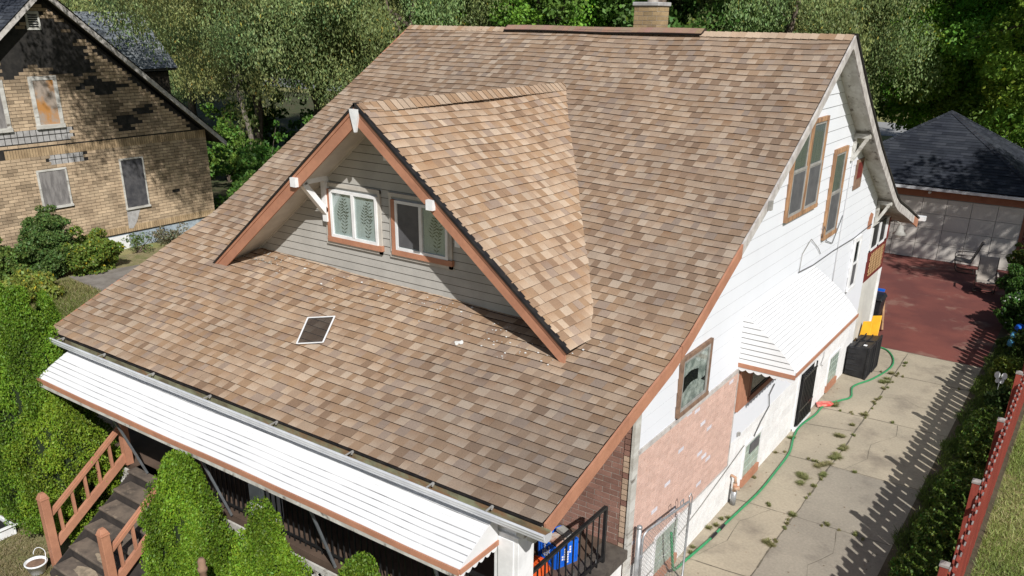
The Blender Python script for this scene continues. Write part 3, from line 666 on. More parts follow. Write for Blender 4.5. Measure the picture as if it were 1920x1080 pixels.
def scallop(mb, p, q, dep, nsc, th, zt):
    p = Vector(p); q = Vector(q); d = (q-p)/nsc; nrm = (q-p).cross(Z).normalized()*th
    for k in range(nsc):
        a = p+d*k
        pts = [a+V3(0, 0, zt), a+d+V3(0, 0, zt)]
        for j in range(7, -1, -1):
            t = j/7; pts.append(a+d*t+V3(0, 0, -dep*(.45+.55*math.sin(math.pi*t))))
        mb.prism(pts, nrm)
mb = MB(); scallop(mb, (WX+.01, AW0-.006, 2.83), (WX+.98, AW0-.006, 2.83), .07, 7, .006, 0); scallop(mb, (WX+.985, AW0, 2.88), (WX+.985, AW1, 2.88), .06, 26, .006, 0); obj('scalloped_edge', mb, 'awning_white', aw)

# front gutter -------------------------------------------------------------
mb = MB(); gp = [(-.012, 3.225), (-.02, 3.16), (-.05, 3.135), (-.115, 3.135), (-.14, 3.16), (-.155, 3.25)]
x0, x1 = .02, 10.12
for (ya, za), (yb_, zb) in zip(gp[:-1], gp[1:]):
    dy, dz = yb_-ya, zb-za; l = math.hypot(dy, dz); ny, nz = -dz/l*.006, dy/l*.006
    mb.hexa([(x0, ya, za), (x1, ya, za), (x1, yb_, zb), (x0, yb_, zb), (x0, ya+ny, za+nz), (x1, ya+ny, za+nz), (x1, yb_+ny, zb+nz), (x0, yb_+ny, zb+nz)])
mb.tube([(x0, -.16, 3.252), (x1, -.16, 3.245)], .017, 8)
mb.prism([(x1, y, z) for y, z in gp], (.006, 0, 0)); mb.prism([(x0, y, z) for y, z in gp], (.006, 0, 0))
mb.box((x0, -.165, 3.20), (x1, -.158, 3.24))
gut = obj('gutter', mb, 'gutter', house, 'white front gutter filled with dry debris')
mb = MB(); mb.box((x0+.01, -.132, 3.15), (x1-.01, -.024, 3.172)); mb.hexa([(x0+.01, -.028, 3.17), (x1-.01, -.028, 3.17), (x1-.01, -.016, 3.17), (x0+.01, -.016, 3.17), (x0+.01, -.018, 3.235), (x1-.01, -.018, 3.235), (x1-.01, -.006, 3.235), (x0+.01, -.006, 3.235)]); obj('gutter_debris', mb, 'gutter_in', gut)
mb = MB().box((0.0, -.026, 3.245), (10.0, .02, 3.264)); obj('drip_edge', mb, 'black_edge', house)
for x in (.55, 1.75, 3.05, 4.4, 5.8, 7.2, 8.5, 9.35):
    mb = MB().bar((x, -.02, 3.27), (x+.01, -.165, 3.268), .022, .008); mb.bar((x+.018, -.03, 3.27), (x+.018, -.07, 3.24), .01, .02); obj('gutter_hanger', mb, 'greymetal', gut)
# frieze/ fascia behind gutter and porch beam, posts
mb = MB().box((.05, .0, 3.06), (9.95, .05, 3.235)); obj('fascia', mb, 'gutter', house)
mb = MB().box((.36, .16, 2.86), (9.62, .36, 3.1)); obj('porch_beam', mb, 'white_paint', house)
for xx in (9.27, .36, 4.8):
    mb = MB().box((xx, .12, 1.26), (xx+.34, .44, 2.86)); mb.box((xx+.06, .105, 1.4), (xx+.28, .12, 2.8)); obj('porch_post', mb, 'white_paint', house, bevel=.006)
mb = MB()
for x in (9.66, 9.80): mb.box((x, .0, 2.98), (x+.10, .12, 3.06))
obj('loose_soffit_piece', mb, 'worn_white', house)
# front awning
FJ = MB(); mb = MB(); ax0, ax1 = .62, 9.33
prof = [(.10, 3.10)]
N_ = 9
for k in range(1, N_+1): t = k/N_; prof.append((.10-.70*t, 3.10-.30*t-.045*t*t))
for k in range(N_):
    (y0, z0), (y1, z1) = prof[k], prof[k+1]
    for s in range(12):
        xa = ax0+(ax1-ax0)*s/12; xb = ax0+(ax1-ax0)*(s+1)/12; sg = lambda x: .008*math.sin(x*1.1+1)+.005*math.sin(x*2.7)
        mb.hexa([(xa, y1, z1-.012+sg(xa)), (xb, y1, z1-.012+sg(xb)), (xb, y0, z0-.012+sg(xb)), (xa, y0, z0-.012+sg(xa)), (xa, y1, z1+sg(xa)+.008), (xb, y1, z1+sg(xb)+.008), (xb, y0, z0-.001+sg(xb)), (xa, y0, z0-.001+sg(xa))])
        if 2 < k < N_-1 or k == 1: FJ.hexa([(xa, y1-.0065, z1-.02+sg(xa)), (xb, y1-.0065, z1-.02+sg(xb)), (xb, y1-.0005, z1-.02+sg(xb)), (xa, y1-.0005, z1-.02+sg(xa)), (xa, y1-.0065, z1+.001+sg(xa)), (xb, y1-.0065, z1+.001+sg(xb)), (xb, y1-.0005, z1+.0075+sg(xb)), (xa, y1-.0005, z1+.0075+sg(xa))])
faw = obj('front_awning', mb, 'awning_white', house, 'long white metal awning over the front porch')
obj('slat_shade_lines', FJ, 'joint_dark', faw)
mb = MB(); yl, zl = prof[-1]
for s in range(12):
    xa = ax0+(ax1-ax0)*s/12; xb = ax0+(ax1-ax0)*(s+1)/12; sg = lambda x: .008*math.sin(x*1.1+1)+.005*math.sin(x*2.7)
    mb.hexa([(xa, yl-.022, zl-.072+sg(xa)), (xb, yl-.022, zl-.072+sg(xb)), (xb, yl-.001, zl-.072+sg(xb)), (xa, yl-.001, zl-.072+sg(xa)), (xa, yl-.022, zl+.002+sg(xa)), (xb, yl-.022, zl+.002+sg(xb)), (xb, yl-.001, zl+.002+sg(xb)), (xa, yl-.001, zl+.002+sg(xa))])
mb.box((ax1, yl, zl-.07), (ax1+.022, .10, zl-.005)); obj('trim', mb, 'orange', faw)
mb = MB().box((ax0, yl-.018, zl-.13), (ax1, yl-.012, zl-.06)); obj('valance', mb, 'worn_white', faw)
mb = MB(); scallop(mb, (ax1, .10, zl-.07), (ax1, yl, zl-.07), .075, 6, .006, 0); obj('scalloped_edge', mb, 'awning_white', faw)
mb = MB(); mb.prism([(ax1, p[0], p[1]) for p in prof]+[(ax1, yl, zl-.02), (ax1, .10, zl-.02)], (.006, 0, 0)); obj('cheek', mb, 'awning_white', faw)
for x in (4.45, 6.66, 2.3, 8.7):
    mb = MB().bar((x+.18, -.54, 2.72), (x, .02, 1.28), .035, .022, up=(1, 0, 0)); obj('awning_arm', mb, 'steel', faw)

# porch floor, ledge, lattice, railings ------------------------------------
mb = MB().box((.35, .06, 1.13), (9.60, 2.8, 1.25)); obj('porch_floor', mb, 'porchfloor', house)
mb = MB().box((9.30, .06, 1.12), (9.70, 2.76, 1.262)); mb.box((9.30, .06, 0), (9.62, 2.76, 1.1), m=1); obj('porch_ledge', mb, ['slab', 'white_block'], house, 'dark stone ledge along the open side of the porch')
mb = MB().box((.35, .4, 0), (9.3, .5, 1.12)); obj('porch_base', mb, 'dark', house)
mb = MB()
lattice(mb, V3(3.3, .02, .08), X, Z, -Y, 6.2, 1.02, .12, .040, .008); lattice(mb, V3(.35, .02, .08), X, Z, -Y, 1.5, 1.02, .12, .040, .008)
for a, b in ((.35, 1.85), (3.3, 9.5)): mb.box((a, -.012, 1.08), (b, .02, 1.17)); mb.box((a, -.012, .02), (b, .02, .10))
obj('lattice_skirt', mb, 'worn_white', house, 'white lattice skirt below the porch')
def railing(p, q, z0, z1, n, label=None):
    p = Vector(p); q = Vector(q); mb = MB()
    mb.bar(p+Z*z1, q+Z*z1, .05, .035); mb.bar(p+Z*(z0+.08), q+Z*(z0+.08), .025, .03)
    for k in range(n+1):
        a = p.lerp(q, k/n); r = .022 if k in (0, n) else .0085; mb.bar(a+Z*z0, a+Z*(z1), 2*r, 2*r, up=(1, 0, 0))
    return obj('railing', mb, 'black_metal', house, label)
railing((9.55, .46, 0), (9.55, 2.3, 0), 1.27, 2.16, 11, 'black metal railing on the side of the porch')
railing((3.35, .14, 0), (9.2, .14, 0), 1.27, 2.1, 52, 'black metal railing along the porch front')
mb = MB()
for y in (.8, 1.5, 2.1): mb.tube([(9.55, y, 1.36), (9.5, y+.1, 1.5), (9.35, y+.15, 1.3)], .006, 5)
obj('scrollwork', mb, 'black_metal', house)

# ---------------------------------------------------------------- dormer
DX, DY, DW = 5.17, 3.0, 3.92
DZ = 7.10; DS = .79; DF = 2.4
def dormer_map_r(u, v, n):   # u along y from front, v up slope from far right bottom
    c = math.cos(math.atan(DS)); s = math.sin(math.atan(DS)); L = 5.05
    d = (L-v); x = DX+d*c; z = DZ-d*s; sag = .05*math.sin(math.pi*min(1, max(0, (u-DF)/5.4)))*(v/L)+wav(u*1.3, v)*.8
    return V3(x, u, z-sag)+V3(s, 0, c)*n
def dormer_map_l(u, v, n):
    p = dormer_map_r(u, v, n); return V3(2*DX-p.x, p.y, p.z)
def yend(v):   # where the slope dives under the main roof
    c = math.cos(math.atan(DS)); s = math.sin(math.atan(DS)); d = 5.05-v; x = DX+d*c; z = DZ-d*s
    for y in np.arange(DF, 9.4, .05):
        if RZ(x, y) > z+.10: return y
    return 9.4
mb = MB()
def tone_d(u, v): return 1.08
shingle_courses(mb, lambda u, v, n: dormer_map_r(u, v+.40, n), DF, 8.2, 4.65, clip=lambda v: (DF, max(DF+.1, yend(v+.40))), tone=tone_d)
dr = obj('dormer_roof', mb, 'shingle', house, 'shingled dormer roof')
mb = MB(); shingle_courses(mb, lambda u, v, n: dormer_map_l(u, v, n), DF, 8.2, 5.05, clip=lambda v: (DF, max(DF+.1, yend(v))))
obj('left_slope', mb, 'shingle', dr)
mb = MB(); ridge_cap(mb, (DX, DF-.02, DZ-.01), (DX, 7.9, DZ-.0), DS, DS, .16, .14, lift=.018); obj('ridge_cap', mb, 'shingle', dr)
for v in mb.v: pass
# dormer deck (soffit)
mb = MB()
for s in (1, -1):
    P = lambda d, y, o: V3(DX+s*d*.7847, y, DZ-.012-d*.620-o)
    for (ya, yb2) in ((DF+.01, DY), (DY, 5.2)):
        L_ = (4.9 if s == -1 else 4.5) if ya < 2.9 else 3.7
        pts = [P(0, ya, .16), P(L_, ya, .16), P(L_, yb2, .16), P(0, yb2, .16)]; top = [P(0, ya, .09), P(L_, ya, .09), P(L_, yb2, .09), P(0, yb2, .09)]
        mb.hexa((pts+top) if s == 1 else ([pts[1], pts[0], pts[3], pts[2]]+[top[1], top[0], top[3], top[2]]))
obj('soffit', mb, 'soffit_grey', dr)
# barge boards
for s in (1, -1):
    P = lambda d, y, o: V3(DX+s*d*.7847, y, DZ-.0-d*.620-o)
    L_ = 4.93 if s == -1 else 4.60
    mb = MB(); mb.prism([P(.0, DF-.035, .03), P(L_, DF-.035, .03), P(L_-.02, DF-.035, .27), P(.0, DF-.035, .28)], (0, .03, 0)); mb.prism([P(.02, DF-.048, .02), P(L_, DF-.048, .02), P(L_, DF-.048, .08), P(.02, DF-.048, .08)], (0, .013, 0))
    obj('barge_board', mb, 'orange', house, 'terracotta barge board of the dormer')
    mb = MB(); mb.prism([P(-.02, DF-.065, -.012), P(L_+.04, DF-.065, -.012), P(L_+.04, DF-.065, .028), P(-.02, DF-.065, .028)], (0, .10, 0)); obj('drip_edge', mb, 'black_edge', house)
mb = MB().prism([(DX-.09, DF-.07, DZ-.06), (DX+.09, DF-.07, DZ-.06), (DX+.085, DF-.07, DZ-.12), (DX+.015, DF-.07, DZ-.38), (DX-.015, DF-.07, DZ-.38), (DX-.085, DF-.07, DZ-.12)], (0, .04, 0)); obj('finial', mb, 'white_paint', house, 'pointed white finial at the dormer peak')
for s in (-1, 1):
    bx, bz = DX+s*1.375, 5.865
    mb = MB().box((bx-.06, DF-.10, bz-.075), (bx+.06, DF-.03, bz+.065)); obj('beam_end', mb, 'white_paint', house)
    mb = MB().box((bx-.05, DF-.02, bz-.06), (bx+.05, DY, bz+.05)); mb.box((bx-.05, DY-.09, bz-.72), (bx+.05, DY-.002, bz-.061)); mb.bar((bx, DF+.10, bz-.05), (bx, DY-.07, bz-.56), .09, .10, up=(1, 0, 0)); obj('bracket', mb, 'white_paint', house)
mb = MB().box((DX-.05, DY-.06, DZ-.85), (DX+.06, DY-.002, DZ-.62)); obj('beam_end', mb, 'white_paint', house)
# dormer wall siding
mb = MB()
def fd(z):
    d = (DZ-.13-z)/DS; return -d, d
lap(mb, V3(DX, DY, 0), X, Z, -Y, fd, 4.02, 6.93, .1275, .013, line=.011)
o = obj('dormer_wall', mb, 'grey_siding', house, 'grey beige lap siding of the dormer'); obj('siding_shadow_lines', LN, 'joint_beige', o)
mb = MB().prism([(DX-3.9, DY+.005, 4.0), (DX+3.9, DY+.005, 4.0), (DX, DY+.005, 7.0)], (0, .1, 0)); obj('wall_core', mb, 'grey_siding', o)
mb = MB()
for s in (-1, 1): mb.prism([(DX+s*(DZ-.14-z)/DS, DY-.03, z) for z in (4.1, 6.95)]+[(DX+s*(DZ-.20-z)/DS, DY-.03, z) for z in (6.90, 4.1)], (0, .028, 0))
obj('trim', mb, 'soffit_grey', o)
for k, x0 in enumerate((3.90, 5.31)):
    wn = window(V3(x0, DY-.012, 4.91), X, Z, -Y, 1.03, .77, 'orange', .085, 'slider', 'white_paint', label=('left sliding dormer window, fully in the sun', 'right sliding dormer window, partly in shade')[k], curtain='curtain', palm=True, sides='lb')
    mb = MB(); q = V3(x0, DY-.012, 4.92)
    mb.obox(q, X, Z, -Y, -.145, -.086, -.15, .86, 0, .02); mb.obox(q, X, Z, -Y, 1.032, 1.09, -.15, .86, 0, .03); mb.obox(q, X, Z, -Y, -.145, 1.09, .802, .86, 0, .032); mb.obox(q, X, Z, -Y, -.145, 1.09, -.15, -.087, 0, .03); obj('outer_trim', mb, 'soffit_grey', wn)
    if k == 1: mb = MB(); mb.obox(q, X, Z, -Y, .05, .47, .05, .75, .036, .039); obj('screen', mb, 'mesh_dark', wn)

# window screen lying on the roof
def on_roof(x, y, h=.03): return V3(x, y, RZ(x, y)+wav(x, float(np.interp(y, ys_, SL)))+h)
c = [(4.483, 1.788), (4.878, 1.974), (5.183, 1.426), (4.814, 1.247)]
P = [on_roof(*q, .045) for q in c]
root = empty('window_screen', tuple(P[0]), 'white framed window screen lying flat on the front roof slope', 'window screen')
mb = MB()
for a, b in zip(P, P[1:]+P[:1]): mb.bar(a, b, .022, .012)
obj('frame', mb, 'white_paint', root)
mb = MB().face([p-Z*.002 for p in P]); 
mm = mat('fine_mesh', (.03, .03, .03), None, rough=.7); t_ = mm.node_tree; tb = t_.nodes.new('ShaderNodeBsdfTransparent'); ms_ = t_.nodes.new('ShaderNodeMixShader'); ms_.inputs[0].default_value = .42
t_.links.new(t_.nodes['Principled BSDF'].outputs[0], ms_.inputs[1]); t_.links.new(tb.outputs[0], ms_.inputs[2]); t_.links.new(ms_.outputs[0], t_.nodes['Material Output'].inputs[0]); M['finemesh'] = mm
obj('mesh', mb, 'finemesh', root)
# droppings + paint chips on the roof
mb = MB(); random.seed(5)
def chip(x, y, s, m=0):
    n = 6; c0 = on_roof(x, y, .022); nn = Vector((0, -.3, 1)).normalized(); t1 = X; t2 = nn.cross(t1)
    pts = [c0+(t1*math.cos(2*math.pi*k/n)*s*random.uniform(.5, 1.2)+t2*math.sin(2*math.pi*k/n)*s*random.uniform(.4, .9)) for k in range(n)]; mb.prism(pts, (0, 0, .004), m=m)
for k in range(110):
    x = random.uniform(1.9, 9.0); y = 2.92-abs(random.gauss(0, .22))-(0 if random.random() < .8 else random.uniform(0, .5)); chip(x, y, random.choice((.006, .008, .012)) if random.random() < .93 else .025)
for k in range(40): x = random.uniform(7.2, 8.8); chip(x, random.uniform(2.1, 2.85), random.choice((.008, .012, .018)))
for k in range(8): chip(7.15+random.gauss(0, .04), 2.17+random.gauss(0, .03), .035)
for k in range(40): chip(2.2+random.uniform(-.4, .6), 2.9-random.uniform(0, .25), random.uniform(.01, .035), 1)
tag(obj('roof_debris', mb, ['splat', 'debris']), 'white paint chips and dry debris scattered below the dormer', kind='stuff')

# ---------------------------------------------------------------- front stairs
random.seed(9)
st = empty('front_stairs', (2.55, -.7, 0), 'worn brown wooden porch steps with terracotta railings', 'stairs')
tops = [(1.25, -.07), (1.04, -.36), (.83, -.65), (.62, -.94), (.41, -1.23), (.20, -1.52)]
for k, (z, y) in enumerate(tops):
    mb = MB().box((1.9, y-.03, z-.045), (3.24, y+.29, z)); o = obj('step', mb, 'step', st, bevel=.012)
    mb = MB().box((1.9, y, z-.22), (3.24, y+.03, z-.046)); obj('riser', mb, 'riser', o)
mb = MB()
for (x, y, z, sx, sy) in ((2.75, -1.12, .415, .30, .09), (2.55, -1.36, .205, .36, .12)):
    pts = [(x+math.cos(t)*sx*random.uniform(.8, 1.1), y+math.sin(t)*sy*random.uniform(.7, 1.1), z) for t in np.linspace(0, 2*math.pi, 14)[:-1]]; mb.prism(pts, (0, 0, .004))
obj('bare_patch', mb, 'step_bare', st)
for s, xx in ((0, 1.70), (1, 3.36)):
    mb = MB().box((xx-.065, -1.455, 0), (xx+.065, -1.325, 1.30)); mb.box((xx-.073, -1.463, 1.26), (xx+.073, -1.317, 1.285))
    mb.hexa([(xx-.065, -1.455, 1.301), (xx+.065, -1.455, 1.301), (xx+.065, -1.325, 1.301), (xx-.065, -1.325, 1.301), (xx-.035, -1.425, 1.37), (xx+.035, -1.425, 1.37), (xx+.035, -1.355, 1.37), (xx-.035, -1.355, 1.37)])
    obj('newel_post', mb, 'orange', st, bevel=.006)
    mb = MB().bar((xx, -1.33, .95), (xx, .08, 1.98), .08, .05); mb.bar((xx, -1.33, .99), (xx, .08, 2.02), .045, .035); obj('handrail', mb, 'orange', st)
    mb = MB().bar((xx, -1.33, .42), (xx, .10, 1.45), .06, .13); obj('lower_rail', mb, 'orange', st)
    for k in range(6):
        t = .1+.17*k; mb = MB().bar((xx, -1.33+1.42*t, .42+1.03*t+.05), (xx, -1.33+1.42*t, .93+1.03*t), .042, .042, up=(1, 0, 0)); obj('baluster', mb, 'orange', st)
    mb = MB().box((xx-.06, .0, 1.25), (xx+.06, .12, 2.2)); obj('post', mb, 'orange', st)
mb = MB().box((3.28, -1.7, 0), (3.5, -.3, .22)); obj('side_step', mb, 'step', st)
for x_ in (1.865, 3.245): obj('stringer', MB().prism([(x_, .0, 0), (x_, -1.6, 0), (x_, -1.6, .1), (x_, .0, 1.2)], (.025, 0, 0)), 'riser', st)

# ---------------------------------------------------------------- foliage builders
def leafquads(P, size, aspect=1.6, droop=None, up=None, r=rng):
    n = len(P); D = r.normal(size=(n, 3)); 
    if droop is not None: D[:, :2] *= (1-droop); D[:, 2] = -abs(D[:, 2])-droop*2
    if up is not None: D[:, 2] = abs(D[:, 2])+up
    D /= np.linalg.norm(D, axis=1)[:, None]; Q = r.normal(size=(n, 3)); S = np.cross(D, Q); S /= np.linalg.norm(S, axis=1)[:, None]
    s = size*r.uniform(.6, 1.3, n)[:, None]
    a = P-D*s*.5; b = P+S*s*.5/aspect; c = P+D*s*.5; d = P-S*s*.5/aspect
    return np.stack([a, b, c, d], axis=1)
def clump_points(centers, radii, per, r=rng, flat=.75):
    out = []; idx = []
    for i, (c, rad) in enumerate(zip(centers, radii)):
        n = int(per*(rad**2)); v = r.normal(size=(n, 3)); v /= np.linalg.norm(v, axis=1)[:, None]; rr = rad*r.uniform(.45, 1.05, n)**.6
        v[:, 2] *= flat; out.append(c+v*rr[:, None]); idx.append(np.full(n, i))
    return np.concatenate(out), np.concatenate(idx)
def tree_mesh(seed, h, cr, cz0, nclump, per, size, base, var, kind='broad', rc=(.8, 1.5), trunk_r=.25, limbs=9, hollow=.55, lean=(0, 0), extra=None, tz=None):
    """crown + trunk in local coordinates"""
    r = np.random.default_rng(seed); cz = (h+cz0)/2; hz = (h-cz0)/2
    d = r.normal(size=(nclump, 3)); d /= np.linalg.norm(d, axis=1)[:, None]; rad = r.uniform(hollow, 1, nclump)**.7
    wob = 1+.22*np.sin(3*np.arctan2(d[:, 1], d[:, 0])+seed)+.12*np.sin(5*np.arctan2(d[:, 1], d[:, 0])+seed*2)
    ctr = np.c_[d[:, 0]*cr*rad*wob, d[:, 1]*cr*rad*wob, cz+d[:, 2]*hz*rad]; ctr[:, 0] += lean[0]; ctr[:, 1] += lean[1]
    rr = r.uniform(rc[0], rc[1], nclump)
    if extra is not None: ctr = np.concatenate([ctr, np.array([e_[:3] for e_ in extra], float)]); rr = np.r_[rr, [e_[3] for e_ in extra]]; nclump = len(ctr)
    P, ix = clump_points(ctr, rr, per, r)
    if kind == 'willow': P[:, 2] -= r.uniform(0, 1, len(P))**2*.9
    Q = leafquads(P, size, 2.6 if kind == 'willow' else 1.7, droop=.3 if kind == 'willow' else None, r=r)
    tc = r.uniform(1-var, 1+var, nclump)[ix]; tl = r.uniform(.85, 1.18, len(P)); hue = r.normal(0, .06, nclump)[ix]+r.normal(0, .05, len(P))
    C = np.c_[base[0]*(1+hue*1.5), np.full(len(P), base[1]), base[2]*(1-hue*.5)]*(tc*tl)[:, None]
    C = np.clip(C, .004, 1)
    yl = r.random(len(P)) < .012; C[yl] = C[yl]*np.array([2.2, 1.4, .8])
    mb = MB(); rnd = random.Random(seed)
    tp = [V3(0, 0, -.3)]
    if tz: tp += [V3(0, 0, tz*.4), V3(.1, 0, tz*.8), V3(0, 0, tz)]; tp += [V3(lean[0]*q, lean[1]*q, tz+(h*.9-tz)*q) for q in (.15, .35, .6, .85)]
    else:
     for k in range(1, 8): tp.append(V3(lean[0]*k/8*.8+rnd.uniform(-.15, .15), lean[1]*k/8*.8+rnd.uniform(-.15, .15), h*.8*k/7))
    mb.tube(tp, [trunk_r*(1.25 if k == 0 else (1-.11*k)) for k in range(8)], 9)
    for k in range(limbs):
        c = Vector(ctr[rnd.randrange(nclump-(len(extra) if extra is not None else 0))]); c.z = max(c.z, 11.5) if tz else c.z; b = tp[rnd.randrange(*((len(tp)-4, len(tp)) if tz else (2, 6)))]; m_ = b.lerp(c, .5)+V3(rnd.uniform(-.3, .3), rnd.uniform(-.3, .3), .3)
        mb.tube([b, b.lerp(m_, .5)+V3(0, 0, .1), m_, c], [trunk_r*.42, trunk_r*.33, trunk_r*.22, trunk_r*.07], 6)
    return Q, C, mb
def make_tree(name, loc, label, mesh, cat='tree', group=None, rz=0, bark='bark', tname='trunk'):
    Q, C, mb = mesh; e = empty(name, loc, label, cat, group, rz)
    cr_ = npobj('crown', Q, C, 'leaf', e, local=True); tr_ = obj(tname, mb, bark, e, smooth=True, local=True); return e
def shrub_points(n, r, H, prof, seedv=0, lump=.13):
    """points on a surface of revolution, prof(t)->radius"""
    t = r.uniform(0, 1, n); a = r.uniform(0, 2*np.pi, n); rad = np.array([prof(q) for q in t])
    rad = rad*(1+lump*np.sin(a*3+t*9+seedv)+lump*.8*np.sin(a*7-t*17+seedv*3)+lump*.7*np.sin(a*13+t*29))+r.normal(0, .025, n)
    rad = np.maximum(rad, .0)*(1-.26*r.random(n)**2.2)
    return np.c_[np.cos(a)*rad, np.sin(a)*rad, t*H]
def arborvitae(name, loc, H, Rr, label, seedv, n=26000, size=.042, base=(.16, .275, .020), cone=.55, group='arborvitae by the porch', tips=None, sx=1., sy=1.):
    r = np.random.default_rng(seedv); e = empty(name, loc, label, 'shrub', group)
    prof = lambda t: Rr*(min(1, (t+.03)/.10)**.5)*(1-max(0, (t-(1-cone))/cone)**1.55)**1.0
    P = shrub_points(n, r, H, prof, seedv); P[:, 0] *= sx; P[:, 1] *= sy
    nc = 110; cc = shrub_points(nc, r, H, lambda t: prof(t)*1.02, seedv); cc[:, 0] *= sx; cc[:, 1] *= sy
    P2, ix = clump_points(cc, r.uniform(.09, .2, nc), 15000, r, 1.1); P = np.concatenate([P, P2])
    if tips:
        for (tx, ty, tb, th_, tr_) in tips:
            q = shrub_points(int(n*.28), r, th_, lambda t: tr_*(1-t)**.8, seedv+5); q += np.array([tx, ty, tb]); P = np.concatenate([P, q])
    Q = leafquads(P, size, 1.9, up=.7, r=r)
    cl = .78+.34*np.sin(P[:, 0]*5+P[:, 2]*4+seedv)*np.sin(P[:, 1]*6-P[:, 2]*3)+r.uniform(-.2, .35, len(P))
    hue = r.normal(0, .12, len(P)); C = np.clip(np.c_[base[0]*(1+hue), np.full(len(P), base[1]), np.full(len(P), base[2])]*np.clip(cl, .35, 1.5)[:, None], .004, 1)
    npobj('foliage', Q, C, 'leaf', e, local=True)
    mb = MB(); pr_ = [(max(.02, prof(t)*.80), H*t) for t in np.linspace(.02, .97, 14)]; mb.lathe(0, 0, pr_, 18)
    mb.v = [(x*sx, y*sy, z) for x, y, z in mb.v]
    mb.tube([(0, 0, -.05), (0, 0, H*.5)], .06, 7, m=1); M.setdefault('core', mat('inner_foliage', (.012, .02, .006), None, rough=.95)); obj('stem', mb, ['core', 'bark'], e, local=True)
    return e

# ---------------------------------------------------------------- burnt brick house to the left
random.seed(21)
BX = -15.7
bh = empty('brick_house', (-21, 9, 0), 'abandoned tan brick house with black burnt patches and boarded windows', 'house')
BA, BS, BYC = 8.95, .854, 9.05
def btop(y): return BA-.35-BS*abs(y-BYC)
def heat(y, z):
    g = lambda cy, cz, sy, sz, a: a*math.exp(-((y-cy)/sy)**2-((z-cz)/sz)**2)
    v = g(8.9, 7.2, .9, .55, 1.25)+g(8.3, 6.9, 1.2, .5, .8)+g(9.7, 6.5, .6, .5, .95)+g(10.6, 6.0, .7, .35, .5)+g(11.0, 5.2, .6, .5, .45)+g(11.6, 4.6, .8, .28, 1.0)+g(12.4, 5.0, .5, .2, .6)+g(10.4, 6.6, .5, .3, .7)+g(7.6, 7.2, .6, .4, .9)+g(9.9, 7.4, .5, .5, .7)+g(11.2, 5.75, .5, .18, .8)+g(7.6, 6.2, .5, .6, .4)
    return v*1.22+.22*math.sin(y*5+z*3)+.18*math.sin(z*9-y*4)
_seg = {}
def bcol(a, z):
    y = 2.9+a; zz = .58+z
    if 3.66 < zz < 4.0 or zz < .80: return None
    r = random.random(); k = (int(z/.108), int((a+(.16 if int(z/.108) % 2 else 0))/.66))
    rr = _seg.setdefault(k, random.random())
    h = heat(y, zz)
    if h > .30+(rr*.75+random.random()*.25)*.95 or r < .004: return None
    t = random.uniform(.82, 1.12)*(1-.66*max(0, min(1, h*1.35)))
    if random.random() < .06: t *= .72
    return (.52*t, .395*t, .265*t)
mb = MB()
brickwall(mb, V3(BX, 2.9, .58), Y, Z, X, 11.86, 8.1, bcol, .33, .108, .014, topf=lambda a, z: btop(2.9+a)-.58, proud=.012,
          hole=lambda a, z: (8.42 < 2.9+a < 9.0 and 4.7 < z+.58 < 6.15) or (6.5 < 2.9+a < 7.25 and 4.7 < z+.58 < 6.1) or (8.12 < 2.9+a < 8.76 and 2.05 < z+.58 < 3.15) or (11.13 < 2.9+a < 11.7 and 1.55 < z+.58 < 3.18) or (8.55 < 2.9+a < 9 and 7.68 < z+.58 < 8.25) or (6.5 < 2.9+a < 9.45 and 4.16 < z+.58 < 4.58) or (8.42 < 2.9+a < 9.68 and 3.36 < z+.58 < 3.75))
y = 2.9
while y < 14.7:       # soldier courses
    for (z0, z1) in ((3.70, 3.985), (.59, .83)):
        if not (6.5 < y < 7.0 and z0 > 3):
            t = random.uniform(.75, 1.1); mb.box((BX, y, z0), (BX+.014, y+.078, z1), (.46*t, .335*t, .20*t))
    y += .092
bw = obj('wall', mb, 'brickv', bh, 'tan brick gable wall with burnt black patches')
mb = MB(); mb.prism([(BX-.2, 2.9, .55), (BX-.2, 14.76, .55), (BX-.2, 14.76, btop(14.76)+.1), (BX-.2, BYC, BA-.25), (BX-.2, 2.9, btop(2.9)+.1)], (.201, 0, 0)); obj('tar_paper', mb, 'tar', bw)
mb = MB(); brickwall(mb, V3(BX, 14.76, .58), -X, Z, Y, 11, 3.2, lambda a, z: (.40, .29, .17), .21, .075, .011); mb.box((BX-11, 14.5, 0), (BX-.2, 14.755, 3.8), (.05, .04, .03)); mb.box((BX-11, 2.9, 0), (BX-.2, 3.1, 3.8), (.3, .22, .13)); obj('wall', mb, 'brickv', bh)
mb = MB().box((BX-11, 2.95, -.05), (BX-.03, 14.72, .56)); obj('foundation', mb, 'foundation', bh, 'blue grey painted foundation')
mb = MB().box((BX-.03, 9.95, -.02), (BX-.01, 10.88, .5)); obj('foundation_patch', mb, 'white_paint', bh)
mb = MB()
for sgn in (1, -1):
    P = lambda d, x, o: V3(x, BYC+sgn*d, BA-BS*d-o)
    mb.prism([P(0, -15.30, .0), P(6.38, -15.30, 0), P(6.38, -15.30, .19), P(0, -15.30, .21)], (-.05, 0, 0))
obj('rake_board', mb, 'fascia_grey', bh, 'weathered grey rake board')
def bh_map(sgn):
    L = math.hypot(6.4, 6.4*BS)
    def f(u, v, n):
        d = 6.4*(1-v/L); return V3(-u, BYC+sgn*d, BA+.03-BS*d)+V3(0, sgn*.65, .76)*n
    return f, L
GP = [((.060, .066, .078), 3), ((.045, .05, .06), 3), ((.08, .088, .1), 1.5)]
mb = MB()
